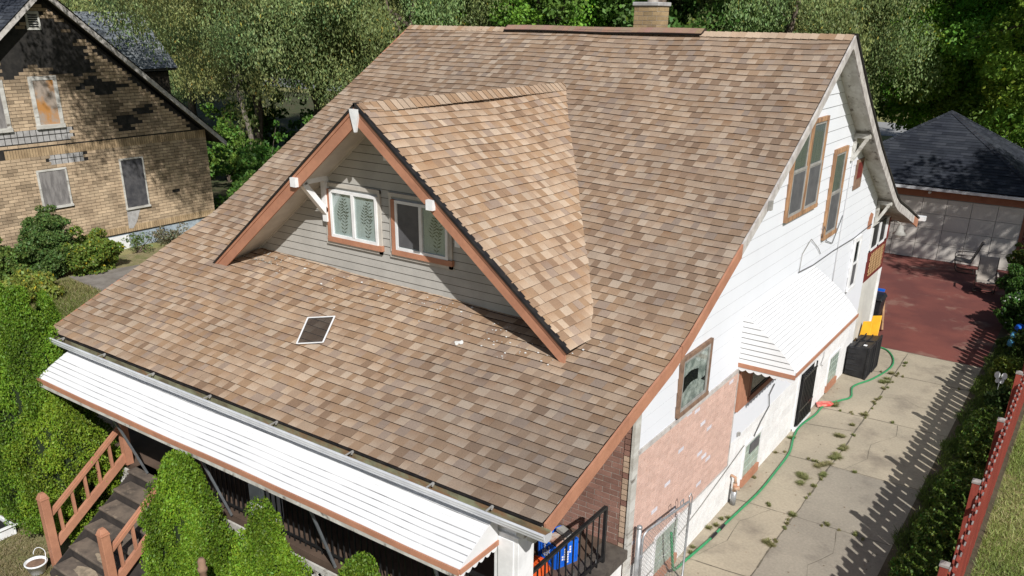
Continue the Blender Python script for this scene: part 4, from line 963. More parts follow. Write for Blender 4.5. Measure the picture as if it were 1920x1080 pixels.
for sgn in (1, -1):
    f, L = bh_map(sgn); shingle_courses(mb, f, 15.27, 27, L, expo=.16, pal=GP, lip=(.01, .01, .012), tabw=(.2, .5))
    P = lambda d, x, o: V3(x, BYC+sgn*d, BA-BS*d-o)
    mb.prism([P(0, -15.32, -.02), P(6.4, -15.32, -.02), P(6.4, -15.32, .09), P(0, -15.32, .09)], (-11.6, 0, 0), (.05, .045, .04))
obj('roof', mb, 'dark_shingle', bh, 'dark slate blue shingle roof')
# rear dormer
GP2 = [((.20, .215, .22), 3), ((.16, .175, .185), 2), ((.24, .25, .25), 1.5)]
mb = MB(); sl_ = math.atan(2.0/2.1)
def rd_map(s):
    def f(u, v, n): d = 2.9-v; return V3(-19+s*d*math.cos(sl_), u, 8.25-d*math.sin(sl_))+V3(s*math.sin(sl_), 0, math.cos(sl_))*n
    return f
for s in (1, -1): shingle_courses(mb, rd_map(s), 10.0, 14.75, 2.9, expo=.15, pal=GP2, lip=(.04, .045, .05), tabw=(.2, .4))
d_ = obj('dormer_roof', mb, 'dark_shingle', bh, 'pale grey shingled dormer roof')
mb = MB(); mb.box((-20.8, 10.0, 4.6), (-17.2, 14.5, 6.1), (.05, .04, .03)); mb.prism([(-20.8, 14.4, 6.1), (-17.2, 14.4, 6.1), (-19, 14.4, 8.0)], (0, .1, 0), (.05, .04, .03)); mb.box((-17.06, 10.5, 6.16), (-17.0, 14.75, 6.24), (.12, .11, .1)); obj('dormer_wall', mb, 'brickv', bh, 'charred dormer wall')
def board_win(y0, y1, z0, z1, m, label, fw=.10, fm='worn_white', tilt=0, frame='lrtb'):
    mb = MB(); x = BX+.010
    if 'l' in frame: mb.box((x, y0, z0), (x+.05, y0+fw, z1))
    if 'r' in frame: mb.box((x, y1-fw, z0), (x+.05, y1, z1))
    if 't' in frame: mb.box((x, y0+fw, z1-fw), (x+.05, y1-fw, z1))
    if 'b' in frame: mb.box((x-.0, y0-.02, z0-.04), (x+.08, y1+.02, z0+fw*.7))
    o = obj('window', mb, fm, bh, label)
    mb = MB().box((x, y0+fw*.8, z0+.03), (x+.03, y1-fw*.8, z1-.03)); obj('board', mb, m, o); return o
board_win(8.24, 9.18, 4.62, 6.26, 'plywood_new', 'upper window boarded with orange stained plywood', .13)
board_win(6.50, 7.42, 4.62, 6.2, 'plywood', 'upper window cut by the left edge of the view', .13)
board_win(7.92, 8.96, 1.95, 3.25, 'plywood', 'lower window boarded with grey plywood', .06)
board_win(10.94, 11.90, 1.45, 3.28, 'black_board', 'lower window boarded with charred black board', .05)
mb = MB().box((BX-.01, 6.5, 4.17), (BX+.004, 9.44, 4.58)); o = obj('window_sill', mb, 'cement', bh, 'exposed block below the upper windows')
mb = MB()
for k in range(14): mb.box((BX+.003, 6.5+k*.21, 4.17), (BX+.007, 6.5+k*.21+.02, 4.58))
mb.box((BX+.003, 6.5, 4.36), (BX+.0065, 9.44, 4.39)); obj('mortar_lines', mb, 'tar', o)
mb = MB().box((BX-.01, 8.43, 3.37), (BX+.004, 9.67, 3.72)); o = obj('lintel', mb, 'cement', bh)
mb = MB()
for k in range(6): mb.box((BX+.003, 8.43+k*.22, 3.37), (BX+.007, 8.43+k*.22+.02, 3.72))
mb.box((BX+.003, 8.43, 3.53), (BX+.0065, 9.67, 3.55)); obj('mortar_lines', mb, 'tar', o)
mb = MB().prism([(BX+.015, 10.95, 1.4), (BX+.015, 11.5, 1.38), (BX+.015, 11.3, .95), (BX+.015, 11.1, .70), (BX+.015, 10.92, .72)], (.004, 0, 0)); obj('render_patch', mb, 'cement', bh)
mb = MB(); mb.box((BX+.004, 8.55, 7.68), (BX+.04, 9.0, 8.24)); o = obj('vent', mb, 'worn_white', bh, 'louvred attic vent'); mb = MB()
for k in range(6): mb.box((BX+.04, 8.62, 7.76+k*.07), (BX+.048, 8.93, 7.80+k*.07))
obj('louvre', mb, 'dark', o)

# ---------------------------------------------------------------- garage
random.seed(4)
ga = empty('garage', (8.6, 31, 0), 'garage with a dark hipped shingle roof and a pale panelled door', 'garage')
gx0, gx1, gy0, gy1 = 4.9, 12.2, 27.9, 34.4; ez = 2.74; ax_, ay_, az_ = 8.5, 31.1, 5.1
mb = MB().box((gx0, gy0+.03, 0), (gx1, gy1, 2.6)); obj('wall', mb, 'garage_wall', ga)
mb = MB()
for r_ in range(4):
    for c_ in range(6):
        x0 = 6.95+c_*.83; z0 = .02+r_*.565; mb.box((x0+.01, gy0-.03, z0), (x0+.82, gy0-.005, z0+.55)); mb.box((x0+.07, gy0-.038, z0+.08), (x0+.76, gy0-.031, z0+.47))
gd = obj('garage_door', mb, 'garage_wall', ga, 'pale panelled garage door', bevel=.008)
mb = MB().box((6.9, gy0-.004, 0), (11.95, gy0+.02, 2.3)); obj('door_backing', mb, 'greymetal', gd)
mb = MB().box((gx0, gy0-.06, 2.3), (gx1, gy0+.02, 2.62)); mb.box((11.93, gy0-.05, 0), (12.05, gy0+.02, 2.3)); obj('door_header', mb, 'orange_dk', ga, 'brown board above the garage door')
mb = MB().box((4.55, 27.5, 2.60), (12.5, 27.6, 2.70)); obj('gutter', mb, 'gutter', ga)
mb = MB().box((4.6, 27.6, 2.59), (12.45, 34.7, 2.62)); obj('soffit', mb, 'orange_dk', ga)
mb = MB().box((12.05, gy0-.08, 0), (12.6, gy0-.04, 2.28)); lt = obj('lattice_backing', mb, 'dark_red', ga)
mb = MB(); lattice(mb, V3(12.06, gy0-.09, .05), X, Z, -Y, .54, 2.2, .13, .04, .008); obj('lattice_panel', mb, 'brownwood', ga)
mb = MB()
GC = [((.030, .034, .042), 3), ((.042, .046, .055), 2), ((.023, .026, .033), 2)]
cs = [(4.55, 27.55), (12.5, 27.55), (12.5, 34.75), (4.55, 34.75)]
for k in range(4):
    a = V3(*cs[k], ez); b = V3(*cs[(k+1) % 4], ez); ap = V3(ax_, ay_, az_); e = (b-a); L = e.length; e.normalize(); foot = a+e*((ap-a).dot(e)); up = ap-foot; H = up.length; up.normalize(); nn = e.cross(up); uf = (foot-a).length
    def cf(v, uf=uf, L=L, H=H): t = min(1, v/H); return (uf*t, L-(L-uf)*t)
    shingle_courses(mb, lambda u, v, n, a=a, e=e, up=up, nn=nn: a+e*u+up*v+nn*n, 0, L, H, expo=.15, pal=GC, lip=(.008, .008, .01), clip=cf, tabw=(.25, .6))
    mb.face([a-Z*.01, b-Z*.01, ap-Z*.02], (.03, .03, .035))
gr_ = obj('roof', mb, 'dark_shingle', ga, 'charcoal hipped shingle roof')
mb = MB()
for c_ in cs: ridge_cap(mb, (*c_, ez+.01), (ax_, ay_, az_+.01), .45, .45, .12, .16, pal=[(GC[0][0], 1), (GC[1][0], 1), (GC[2][0], 1)])
obj('hip_cap', mb, 'dark_shingle', gr_)
mb = MB().tube([(8.8, 27.83, 2.5), (8.8, 27.7, 2.5)], .05, 8); obj('lamp', mb, 'white_paint', ga)
mb = MB().prism([(6.9, 29.75, 4.02-.27), (7.25, 29.9, 4.12-.27), (7.35, 30.2, 4.30-.24), (7.1, 30.3, 4.38-.24), (6.85, 30.0, 4.18-.25)], (0, 0, .02)); obj('roof_patch', mb, 'white_paint', ga)

# ---------------------------------------------------------------- red fence
random.seed(6)
fe = empty('picket_fence', (13.62, 8, 0), 'red stained wooden picket fence with weathered grey tops', 'fence')
FX = 13.66
for y in (-3.7, -1.15, 1.4, 3.95, 6.5, 9.1, 11.7, 14.3, 16.9, 19.5, 22.1, 24.7):
    lx = random.uniform(-.01, .01); mb = MB().box((FX-.19+lx, y-.05, 0), (FX-.09+lx, y+.05, 1.93)); p_ = obj('post', mb, 'red_fence', fe, bevel=.004)
    mb = MB().box((FX-.198+lx, y-.058, 1.931), (FX-.082+lx, y+.058, 1.962)); mb.hexa([(FX-.198+lx, y-.058, 1.963), (FX-.082+lx, y-.058, 1.963), (FX-.082+lx, y+.058, 1.963), (FX-.198+lx, y+.058, 1.963), (FX-.15+lx, y-.01, 1.99), (FX-.13+lx, y-.01, 1.99), (FX-.13+lx, y+.01, 1.99), (FX-.15+lx, y+.01, 1.99)]); obj('post_cap', mb, 'grey_end', p_)
for z in (.35, 1.02, 1.55):
    mb = MB().box((FX-.075, -4, z-.045), (FX-.037, 26.5, z+.045)); obj('rail', mb, 'red_fence', fe)
y = -3.9; k = 0
while y < 26.4:
    side = k % 2; x0 = FX-.036 if side == 0 else FX-.094; h = 1.80+random.uniform(-.015, .015)+.02*math.sin(y*1.1); j = random.uniform(-.006, .006); w2 = .064
    if y > 3.0 and y < 17.5 or k % 1 == 0:
        mb = MB(); t = .019
        pts = [(x0, y-w2, .04), (x0, y+w2, .04), (x0, y+w2+j, h-.05), (x0, y+.045+j, h-.01), (x0, y+.02+j, h), (x0, y-.02+j, h), (x0, y-.045+j, h-.01), (x0, y-w2+j, h-.05)]
        mb.prism(pts, (t, 0, 0)); mb.box((x0-.001, y-.05+j, h-.012), (x0+t+.001, y+.05+j, h+.002), m=1)
        obj('picket', mb, ['red_fence', 'grey_end'], fe)
    y += .152; k += 1

# ---------------------------------------------------------------- chain link gate
g = empty('chain_link_gate', (9.88, 3.5, 0), 'galvanised chain link gate swung back beside the brick panel', 'gate')
gp0, gp1 = V3(9.78, 2.92, 0), V3(9.985, 4.22, 0); gd_ = (gp1-gp0).normalized()
mb = MB().tube([gp0, gp0+Z*1.58], .038, 10); mb.lathe(gp0.x, gp0.y, [(.045, 1.58), (.04, 1.61), (.015, 1.63)], 10); obj('gate_post', mb, 'galv', g, smooth=True)
a0, a1 = gp0+gd_*.10, gp1
mb = MB().tube([a0+Z*.08, a0+Z*1.34, a0+gd_*.03+Z*1.41, a0+gd_*.10+Z*1.45, a1-gd_*.05+Z*1.47, a1+Z*1.42, a1+Z*.08, a0+Z*.08], .019, 8); obj('gate_frame', mb, 'galv', g, smooth=True)
mb = MB(); nv = gd_.cross(Z); w_ = (a1-a0).length-.04; lattice(mb, a0+gd_*.02+Z*.1, gd_, Z, nv, w_, 1.34, .052, .0035, .002); obj('chain_mesh', mb, 'galv', g)
mb = MB().tube([gp0+Z*1.05, a0+Z*1.05], .03, 8); mb.tube([gp0+Z*.4, a0+Z*.4], .03, 8)
q = a1-gd_*.25; mb.tube([q+Z*1.45, q+Z*1.56-gd_*.03, q+Z*1.58+gd_*.05, q+Z*1.46+gd_*.06], .009, 6); q = a1; mb.tube([q+Z*1.42, q+Z*1.56-gd_*.05, q+Z*1.6, q+Z*1.5+gd_*.05, q+Z*1.2+gd_*.04], .009, 6); obj('hinge_and_latch', mb, 'galv', g)

# ---------------------------------------------------------------- gas riser, hose, red funnel
e = empty('gas_riser', (9.76, 6.88, 0), 'grey and corroded copper gas riser at the foot of the white wall', 'pipe')
mb = MB().tube([(9.78, 6.88, 0), (9.78, 6.88, .28)], .05, 9); obj('pipe', mb, 'galv', e, smooth=True)
mb = MB().tube([(9.78, 6.88, .28), (9.78, 6.88, .45)], .04, 9); mb.tube([(9.78, 6.84, .36), (9.86, 6.9, .36)], .045, 8); mb.tube([(9.78, 6.88, .45), (9.775, 6.88, .56), (9.70, 6.88, .58), (9.67, 6.88, .56)], .028, 8); obj('valve', mb, 'gas', e, smooth=True)
def spline(pts, n=8):
    P = [Vector(p) for p in pts]; out = []
    for i in range(len(P)-1):
        p0, p1, p2, p3 = P[max(0, i-1)], P[i], P[i+1], P[min(len(P)-1, i+2)]
        for k in range(n):
            t = k/n; out.append(.5*((2*p1)+(p2-p0)*t+(2*p0-5*p1+4*p2-p3)*t*t+(3*p1-p0-3*p2+p3)*t**3))
    return out+[P[-1]]
hp = [(9.88, 3.85, 1.05), (9.89, 3.95, .6), (9.85, 4.15, .2), (9.80, 4.42, .03), (9.83, 4.81, .02), (9.90, 5.5, .02), (9.93, 6.1, .02), (9.98, 6.81, .02), (10.03, 7.6, .02), (10.02, 8.5, .02), (9.98, 9.47, .02), (9.83, 10.2, .02), (9.77, 10.84, .02), (9.86, 11.6, .02), (9.88, 12.23, .02), (10.1, 12.75, .02), (10.25, 13.13, .02), (10.13, 13.8, .02), (10.4, 14.6, .02), (10.58, 15.6, .02), (10.50, 16.3, .02), (10.24, 16.85, .02), (9.97, 17.0, .03), (9.75, 16.99, .05)]
hs = MB().tube(spline(hp), .023, 8); ho = tag(obj('garden_hose', hs, 'hose', smooth=True), 'long green garden hose snaking along the driveway', 'hose')
for (a, b) in (((9.905, 5.56, .02), (9.915, 5.78, .02)), ((9.925, 5.92, .02), (9.93, 6.10, .02))): mb = MB().tube([a, b], .028, 8); obj('coupling', mb, 'black_plastic', ho)
e = tag(obj('plastic_scoop', MB().prism([(9.68, 12.25, .01), (9.78, 12.05, .01), (10.02, 12.3, .01), (10.05, 12.42, .01), (9.95, 12.5, .01), (9.8, 12.42, .01)], (0, 0, .05)), 'red_pl', bevel=.02), 'flat red plastic scoop lying against the hose', 'scoop')

# ---------------------------------------------------------------- bins
def tipped_bin(loc, label, grp):
    e = empty('waste_bin', loc, label, 'bin', grp); x, y, z = loc
    mb = MB(); W_, H_, D_ = .52, .84, .50
    mb.hexa([(x, y+.05, z+.03), (x+D_, y, z), (x+D_, y+W_, z), (x, y+W_-.05, z+.03), (x, y+.05, z+H_-.06), (x+D_, y, z+H_), (x+D_, y+W_, z+H_), (x, y+W_-.05, z+H_-.06)])
    for zz in (.16, .31, .46, .61, .74): mb.box((x+.03, y-.014+.03, z+zz), (x+D_-.03, y+W_+.014-.03, z+zz+.035))
    for xx in (.12, .28): mb.box((x+xx, y+.02, z+H_-.045), (x+xx+.03, y+W_-.02, z+H_+.004))
    obj('body', mb, 'black_plastic', e, bevel=.015)
    mb = MB(); f = .05
    for (a, b, c, d) in ((-.02, W_+.02, -.0, f), (-.02, W_+.02, H_-f+.02, H_+.02), (-.02, f-.02, f, H_-f+.02), (W_+.02-f, W_+.02, f, H_-f+.02)): mb.box((x+D_-.02, y+a, z+c), (x+D_+.03, y+b, z+d))
    obj('rim', mb, 'black_plastic', e, bevel=.01)
    mb = MB().box((x+D_+.001, y+.03, z+.05), (x+D_+.004, y+W_-.03, z+H_-.05)); obj('opening', mb, 'dark', e)
    return e
b_ = tipped_bin((9.72, 14.42, 0), 'ribbed black waste bin nearer the camera, with a white sticker on top', 'black bins with yellow lids')
mb = MB().box((10.05, 14.52, .842), (10.13, 14.62, .848)); obj('sticker', mb, 'white_paint', b_)
tipped_bin((9.74, 15.04, 0), 'ribbed black waste bin standing behind the one with the sticker', 'black bins with yellow lids')
for k, (x, y) in enumerate(((9.66, 15.5), (9.84, 15.62))):
    e = MB().hexa([(x, y-.02, .02+.3*k), (x+.28, y+.02, .02+.3*k), (x+.28, y+.05, .02+.3*k), (x, y+.01, .02+.3*k), (x+.02, y+.36, 1.02+.16*k), (x+.24, y+.40, 1.06+.16*k), (x+.24, y+.43, 1.06+.16*k), (x+.02, y+.39, 1.02+.16*k)])
    tag(obj('bin_lid', e, 'yellow', bevel=.012), ('lower yellow lid leaning nearest the wall behind the black bins', 'taller yellow lid leaning on the driveway side behind the black bins')[k], 'bin lid', 'yellow lids behind the bins')
e = empty('wheelie_bin', (9.35, 18.35, 0), 'tall black wheelie bin with a blue handle at the rear porch corner', 'bin'); x, y = 9.35, 18.35
mb = MB().hexa([(x-.22, y-.24, .12), (x+.22, y-.24, .12), (x+.22, y+.24, .12), (x-.22, y+.24, .12), (x-.28, y-.3, .98), (x+.28, y-.3, .98), (x+.28, y+.3, .98), (x-.28, y+.3, .98)]); obj('body', mb, 'black_plastic', e, bevel=.02)
mb = MB().hexa([(x-.31, y-.33, .985), (x+.31, y-.33, .985), (x+.31, y+.34, .985), (x-.31, y+.34, .985), (x-.25, y-.28, 1.06), (x+.25, y-.28, 1.06), (x+.25, y+.28, 1.10), (x-.25, y+.28, 1.10)]); obj('lid', mb, 'black_plastic', e, bevel=.015)
mb = MB().box((x-.2, y+.3, 1.1), (x+.2, y+.37, 1.17)); obj('handle', mb, 'blue', e)
for s in (-1, 1): mb = MB().tube([(x+s*.25, y-.22, .12), (x+s*.31, y-.22, .12)], .12, 16); obj('wheel', mb, 'black_plastic', e)
tag(obj('wood_offcut', MB().bar((9.72, 18.4, .05), (9.52, 18.9, .95), .05, .10), 'barewood'), 'pale wood offcut leaning on the wheelie bin', 'wood')

# ---------------------------------------------------------------- patio chairs
def patio_chair(loc, rz, label):
    e = empty('patio_chair', loc, label, 'chair', 'sling chairs on the red patio', rz)
    prof = [(-.36, .40), (-.33, .43), (-.15, .41), (.08, .38), (.16, .42), (.24, .62), (.33, .88), (.40, 1.08), (.46, 1.10)]
    prof = [tuple(p)[:2] for p in spline([(a, 0, b) for a, b in prof], 3)] if False else prof
    sp = spline([(0, a, b) for a, b in prof], 4); mb = MB()
    for p, q in zip(sp[:-1], sp[1:]):
        n = (q-p).cross(X).normalized()*.006; mb.hexa([V3(-.26, p.y, p.z)-n, V3(.26, p.y, p.z)-n, V3(.26, q.y, q.z)-n, V3(-.26, q.y, q.z)-n, V3(-.26, p.y, p.z)+n, V3(.26, p.y, p.z)+n, V3(.26, q.y, q.z)+n, V3(-.26, q.y, q.z)+n])
    obj('sling', mb, 'sling', e, local=True)
    for s in (-1, 1):
        mb = MB().tube([V3(s*.275, p.y, p.z) for p in sp], .014, 7); obj('side_rail', mb, 'bronze', e, local=True, smooth=True)
        mb = MB().tube(spline([(s*.30, .26, .66), (s*.31, .0, .65), (s*.31, -.25, .63), (s*.31, -.36, .57), (s*.31, -.36, .42), (s*.30, -.28, .10), (s*.30, -.10, .03), (s*.30, .3, .02)], 4), .014, 7); obj('arm', mb, 'bronze', e, local=True, smooth=True)
        mb = MB().box((s*.31-.028, -.32, .645), (s*.31+.028, .2, .672)); obj('armrest', mb, 'sling', e, local=True, bevel=.008)
    mb = MB().tube([(-.3, .3, .02), (.3, .3, .02)], .013, 7); mb.tube([(-.3, -.28, .10), (.3, -.28, .10)], .013, 7); obj('stretcher', mb, 'bronze', e, local=True)
    return e
patio_chair((11.5, 24.5, 0), R(8), 'taupe sling chair facing the driveway, half lost in the bushes')
patio_chair((10.55, 26.9, 0), R(-82), 'sling chair in profile in front of the garage door')

# ---------------------------------------------------------------- porch crate etc
c = empty('milk_crate', (8.98, 2.03, 1.25), 'blue plastic milk crate of papers on the porch floor', 'crate', rz=R(-20))
mb = MB(); S_ = .19; H_ = .36
def wallp(O, A, B, N, w, h):
    mb.obox(O, A, B, N, 0, w, 0, .05, 0, .012); mb.obox(O, A, B, N, 0, w, h-.04, h, 0, .016)
    mb.obox(O, A, B, N, 0, .03, .05, h-.04, 0, .014); mb.obox(O, A, B, N, w-.03, w, .05, h-.04, 0, .014)
    mb.obox(O, A, B, N, .03, w-.03, .05, h-.04, -.003, .004)
    for k in range(1, 6): mb.obox(O, A, B, N, w*k/6-.004, w*k/6+.004, .05, h-.04, .004, .011)
    for k in range(1, 4): mb.obox(O, A, B, N, .03, w-.03, .05+(h-.09)*k/4-.004, .05+(h-.09)*k/4+.004, .004, .009)
wallp(V3(-S_, -S_, 0), X, Z, -Y, 2*S_, H_); wallp(V3(S_, -S_, 0), Y, Z, X, 2*S_, H_); wallp(V3(S_, S_, 0), -X, Z, Y, 2*S_, H_); wallp(V3(-S_, S_, 0), -Y, Z, -X, 2*S_, H_); mb.box((-S_, -S_, 0), (S_, S_, .01))
obj('crate_shell', mb, 'blue', c, local=True)
mb = MB()
random.seed(2)
for (a, b) in ((-.09, .03), (-.05, .10), (0, .04), (.04, .11)):
    for r_ in range(5):
        if random.random() < .8: mb.box((a, -S_-.014, b+r_*.04), (a+.028, -S_-.0125, b+r_*.04+.028)); mb.box((S_+.0125, a, b+r_*.04), (S_+.014, a+.028, b+r_*.04+.028))
obj('pale_print', mb, 'white_paint', c, local=True)
e = empty('paper_bundle', (8.98, 2.03, 1.56), 'cream and red paper packaging filling the milk crate', 'papers', rz=R(-20))
mb = MB().hexa([(-.16, -.15, -.12), (.14, -.16, -.14), (.15, .13, -.12), (-.14, .15, -.12), (-.15, -.14, .02), (.13, -.15, .06), (.14, .12, .08), (-.13, .14, .03)]); obj('package', mb, 'cardboard', e, local=True)
mb = MB().box((-.10, .04, .07), (.15, .16, .12)); obj('dark_roll', mb, 'greymetal', e, local=True)
o = obj('striped_toy', MB().hexa([(8.78, 1.42, 1.25), (9.06, 1.42, 1.25), (9.06, 1.74, 1.25), (8.78, 1.74, 1.25), (8.82, 1.46, 1.40), (9.02, 1.46, 1.40), (9.02, 1.70, 1.44), (8.82, 1.70, 1.44)]), 'orange_pl', bevel=.02)
tag(o, 'orange ridged plastic piece on the porch floor behind the railing', 'plastic box')
mb = MB()
for k in range(4): mb.box((8.85, 1.47+k*.06, 1.43), (9.0, 1.49+k*.06, 1.452))
obj('ridge', mb, 'orange_pl', o)

# hanging pot, white tray, pole finial
e = empty('hanging_pot', (1.60, -1.66, 0), 'white plastic hanging pot with a hook set down beside the steps', 'plant pot')
mb = MB().lathe(1.60, -1.66, [(.10, .02), (.115, .03), (.155, .19), (.17, .19), (.17, .215), (.15, .215), (.145, .17)], 22); obj('pot', mb, 'white_paint', e, smooth=True)
mb = MB().lathe(1.60, -1.66, [(.145, .175), (.06, .20)], 18); obj('soil', mb, 'brownwood', e)
mb = MB().tube(spline([(1.74, -1.58, .21), (1.62, -1.50, .32), (1.48, -1.50, .34), (1.41, -1.54, .32), (1.40, -1.58, .27), (1.43, -1.60, .25)], 4), .006, 6); obj('hook', mb, 'white_paint', e, smooth=True)
e = empty('white_tub', (-.02, -1.50, 0), 'white plastic tub cut by the left edge, at the foot of the arborvitae', 'tub')
mb = MB(); 
for (a, b, c_, d) in ((-.30, -1.68, .22, -1.64), (-.30, -1.34, .22, -1.30), (-.30, -1.64, -.26, -1.34), (.18, -1.64, .22, -1.34)): mb.box((a, b, 0), (c_, d, .20))
mb.box((-.26, -1.64, 0), (.18, -1.34, .03)); mb.box((-.34, -1.72, .18), (.26, -1.68, .205)); mb.box((.22, -1.68, .18), (.26, -1.26, .205)); obj('tub', mb, 'white_paint', e, bevel=.01)
mb = MB().box((-.25, -1.63, .12), (.17, -1.35, .13)); obj('water', mb, 'dark', e)
e = tag(obj('wooden_post', MB().lathe(6.02, -1.55, [(.045, 0), (.045, 1.86), (.062, 1.88), (.062, 1.92), (.045, 1.94), (.05, 2.02), (.03, 2.06)], 12), 'brownwood', smooth=True), 'thin brown turned post rising in front of the middle arborvitae', 'post')

# garden ornaments
e = empty('butterfly_ornament', (13.05, 15.3, 0), 'white butterfly shaped ornament standing in the hedge strip', 'ornament')
mb = MB().tube([(13.05, 15.3, 0), (13.05, 15.3, .5)], .008, 6); obj('stake', mb, 'galv', e)
for s in (-1, 1):
    mb = MB(); cx_, cz_ = 13.05, .48
    for (ox, oz, ra, rb) in ((.075, .055, .062, .085), (.05, -.08, .045, .065)):
        pts = [(cx_+s*ox+ra*math.cos(t), 15.3, cz_+oz+rb*math.sin(t)) for t in np.linspace(0, 2*math.pi, 13)[:-1]]; mb.prism(pts, (0, .012, 0))
    obj('wing', mb, 'white_paint', e)
e = tag(obj('blue_ornament', MB().lathe(12.95, 18.5, [(.03, 0), (.03, .25), (.11, .3), (.12, .42), (.06, .5), (.09, .58), (.04, .68)], 12), 'blue_dec', smooth=True), 'tall blue and white figure ornament among the bushes', 'ornament')
e = tag(obj('blue_pot', MB().lathe(12.93, 17.1, [(.10, 0), (.13, .28), (.15, .3), (.12, .31)], 14), 'blue_dec', smooth=True), 'small teal pot in the weeds behind the white butterfly', 'pot')
e = tag(obj('blue_ball', MB().lathe(13.0, 19.7, [(.02, .3), (.1, .34), (.14, .44), (.1, .54), (.02, .58)], 14), 'blue', smooth=True), 'round blue garden ball above the ornaments', 'ornament')

# ---------------------------------------------------------------- shrubs
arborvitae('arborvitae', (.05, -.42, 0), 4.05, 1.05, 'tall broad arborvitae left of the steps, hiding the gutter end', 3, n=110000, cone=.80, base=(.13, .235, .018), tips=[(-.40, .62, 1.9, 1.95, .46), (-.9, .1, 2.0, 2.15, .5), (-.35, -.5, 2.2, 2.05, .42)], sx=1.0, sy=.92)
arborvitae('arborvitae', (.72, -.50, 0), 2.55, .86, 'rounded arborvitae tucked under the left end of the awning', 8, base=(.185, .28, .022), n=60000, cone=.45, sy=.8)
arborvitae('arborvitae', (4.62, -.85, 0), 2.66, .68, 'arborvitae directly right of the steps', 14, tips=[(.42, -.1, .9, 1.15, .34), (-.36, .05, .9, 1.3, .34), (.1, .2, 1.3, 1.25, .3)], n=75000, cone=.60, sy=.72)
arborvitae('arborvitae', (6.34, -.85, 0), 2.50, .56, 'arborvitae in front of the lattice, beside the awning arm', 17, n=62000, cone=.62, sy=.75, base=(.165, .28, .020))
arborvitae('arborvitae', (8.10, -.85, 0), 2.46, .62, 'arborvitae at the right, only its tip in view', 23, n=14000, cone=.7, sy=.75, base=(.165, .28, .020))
def boxbush(loc, H, rx, ry, label, seedv, n=15000):
    r = np.random.default_rng(seedv); e = empty('hedge_bush', loc, label, 'bush', 'clipped hedge bushes along the fence')
    prof = lambda t: min(1, (t+.08)/.25)**.5*(1-max(0, (t-.72)/.28)**2.2)
    P = shrub_points(n, r, H, prof, seedv, .10); P[:, 0] *= rx; P[:, 1] *= ry
    top = r.uniform(-1, 1, (n//3, 2)); top = top[np.hypot(top[:, 0], top[:, 1]) < .9]; P = np.concatenate([P, np.c_[top[:, 0]*rx*.9, top[:, 1]*ry*.9, H*(.93+.04*np.sin(top[:, 0]*7+seedv)*np.sin(top[:, 1]*8))+r.normal(0, .03, len(top))]])
    Q = leafquads(P, .062, 1.5, up=.3, r=r); t = r.uniform(.6, 1.5, len(P)); C = np.c_[.10*t*(1+r.normal(0, .18, len(P))), .16*t, .024*t]; C = np.clip(C, .004, 1)
    npobj('foliage', Q, C, 'leaf', e, local=True)
    mb = MB(); mb.lathe(0, 0, [(max(.02, prof(t)*.82), H*t) for t in np.linspace(.02, .92, 10)], 16); mb.v = [(x*rx, y*ry, z) for x, y, z in mb.v]; obj('stem', mb, 'core', e, local=True)
for (x, y, H, rx, ry, s, lb) in ((13.16, 12.1, .66, .36, 1.0, 1, 'dark hedge bush nearest the white butterfly ornament'), (13.14, 9.3, .62, .36, .72, 2, 'sunlit topped hedge bush second back along the fence'), (13.14, 7.6, .60, .36, .68, 3, 'hedge bush third back, with yellow green tips'), (13.12, 6.0, .60, .37, .72, 4, 'hedge bush beside the nearest fence post cap in view'), (13.1, 4.4, .60, .37, .72, 5, 'hedge bush at the bottom edge of the view')): boxbush((x, y, 0), H, rx, ry, lb, s)
def wild_bush(name, loc, R_, H, label, seedv, base=(.05, .115, .018), size=.10, n=60, per=520, group=None, flowers=None, cat='bush'):
    r = np.random.default_rng(seedv); d = r.normal(size=(n, 3)); d /= np.linalg.norm(d, axis=1)[:, None]; rad = r.uniform(.25, 1, n)[:, None]; az = np.arctan2(d[:, 1], d[:, 0]); wb = (1+.35*np.sin(2*az+seedv)+.22*np.sin(5*az+seedv*2))[:, None]
    ctr = d*rad*np.array([R_, R_, H/2])*.85*wb+np.array([0, 0, H*.44]); ctr[:, 2] = np.clip(ctr[:, 2], .05, H*1.12); rr = r.uniform(.14, .40, n)*min(1.4, max(.6, R_))*(1.15-.45*ctr[:, 2]/H); P, ix = clump_points(ctr, rr, per*8, r); P = P[P[:, 2] > .02]; ix = ix[:len(P)]
    Q = leafquads(P, size, 1.7, up=.2, r=r); t = r.uniform(.65, 1.45, len(P)); hue = r.normal(0, .15, len(P)); C = np.clip(np.c_[base[0]*(1+hue), np.full(len(P), base[1]), np.full(len(P), base[2])]*t[:, None], .004, 1)
    if flowers: k = r.random(len(P)) < flowers[0]; C[k] = np.array(flowers[1])
    e = empty(name, loc, label, cat, group); npobj('foliage', Q, C, 'leaf', e, local=True)
    mb = MB(); rd = random.Random(seedv)
    for k in range(7): c_ = Vector(ctr[rd.randrange(n)]); mb.tube([(0, 0, -.05), (c_.x*.4, c_.y*.4, c_.z*.5), tuple(c_)], [.03, .02, .008], 5)
    obj('stem', mb, 'bark', e, local=True); return e
wild_bush('flowering_bush', (12.95, 21.0, 0), .75, 1.5, 'leafy bush with small white flowers right of the patio', 31, flowers=(.012, (.7, .7, .68)))
wild_bush('leafy_bush', (12.75, 23.6, 0), .8, 1.6, 'leafy green bush crowding the nearer patio chair', 32)
wild_bush('leafy_bush', (12.55, 26.4, 0), .65, 1.7, 'yellow green bush in front of the brown garage lattice', 33, base=(.10, .13, .02))
wild_bush('leafy_bush', (13.15, 18.6, 0), .45, .9, 'low weedy bush behind the blue ornaments', 34, base=(.06, .10, .02), n=30)
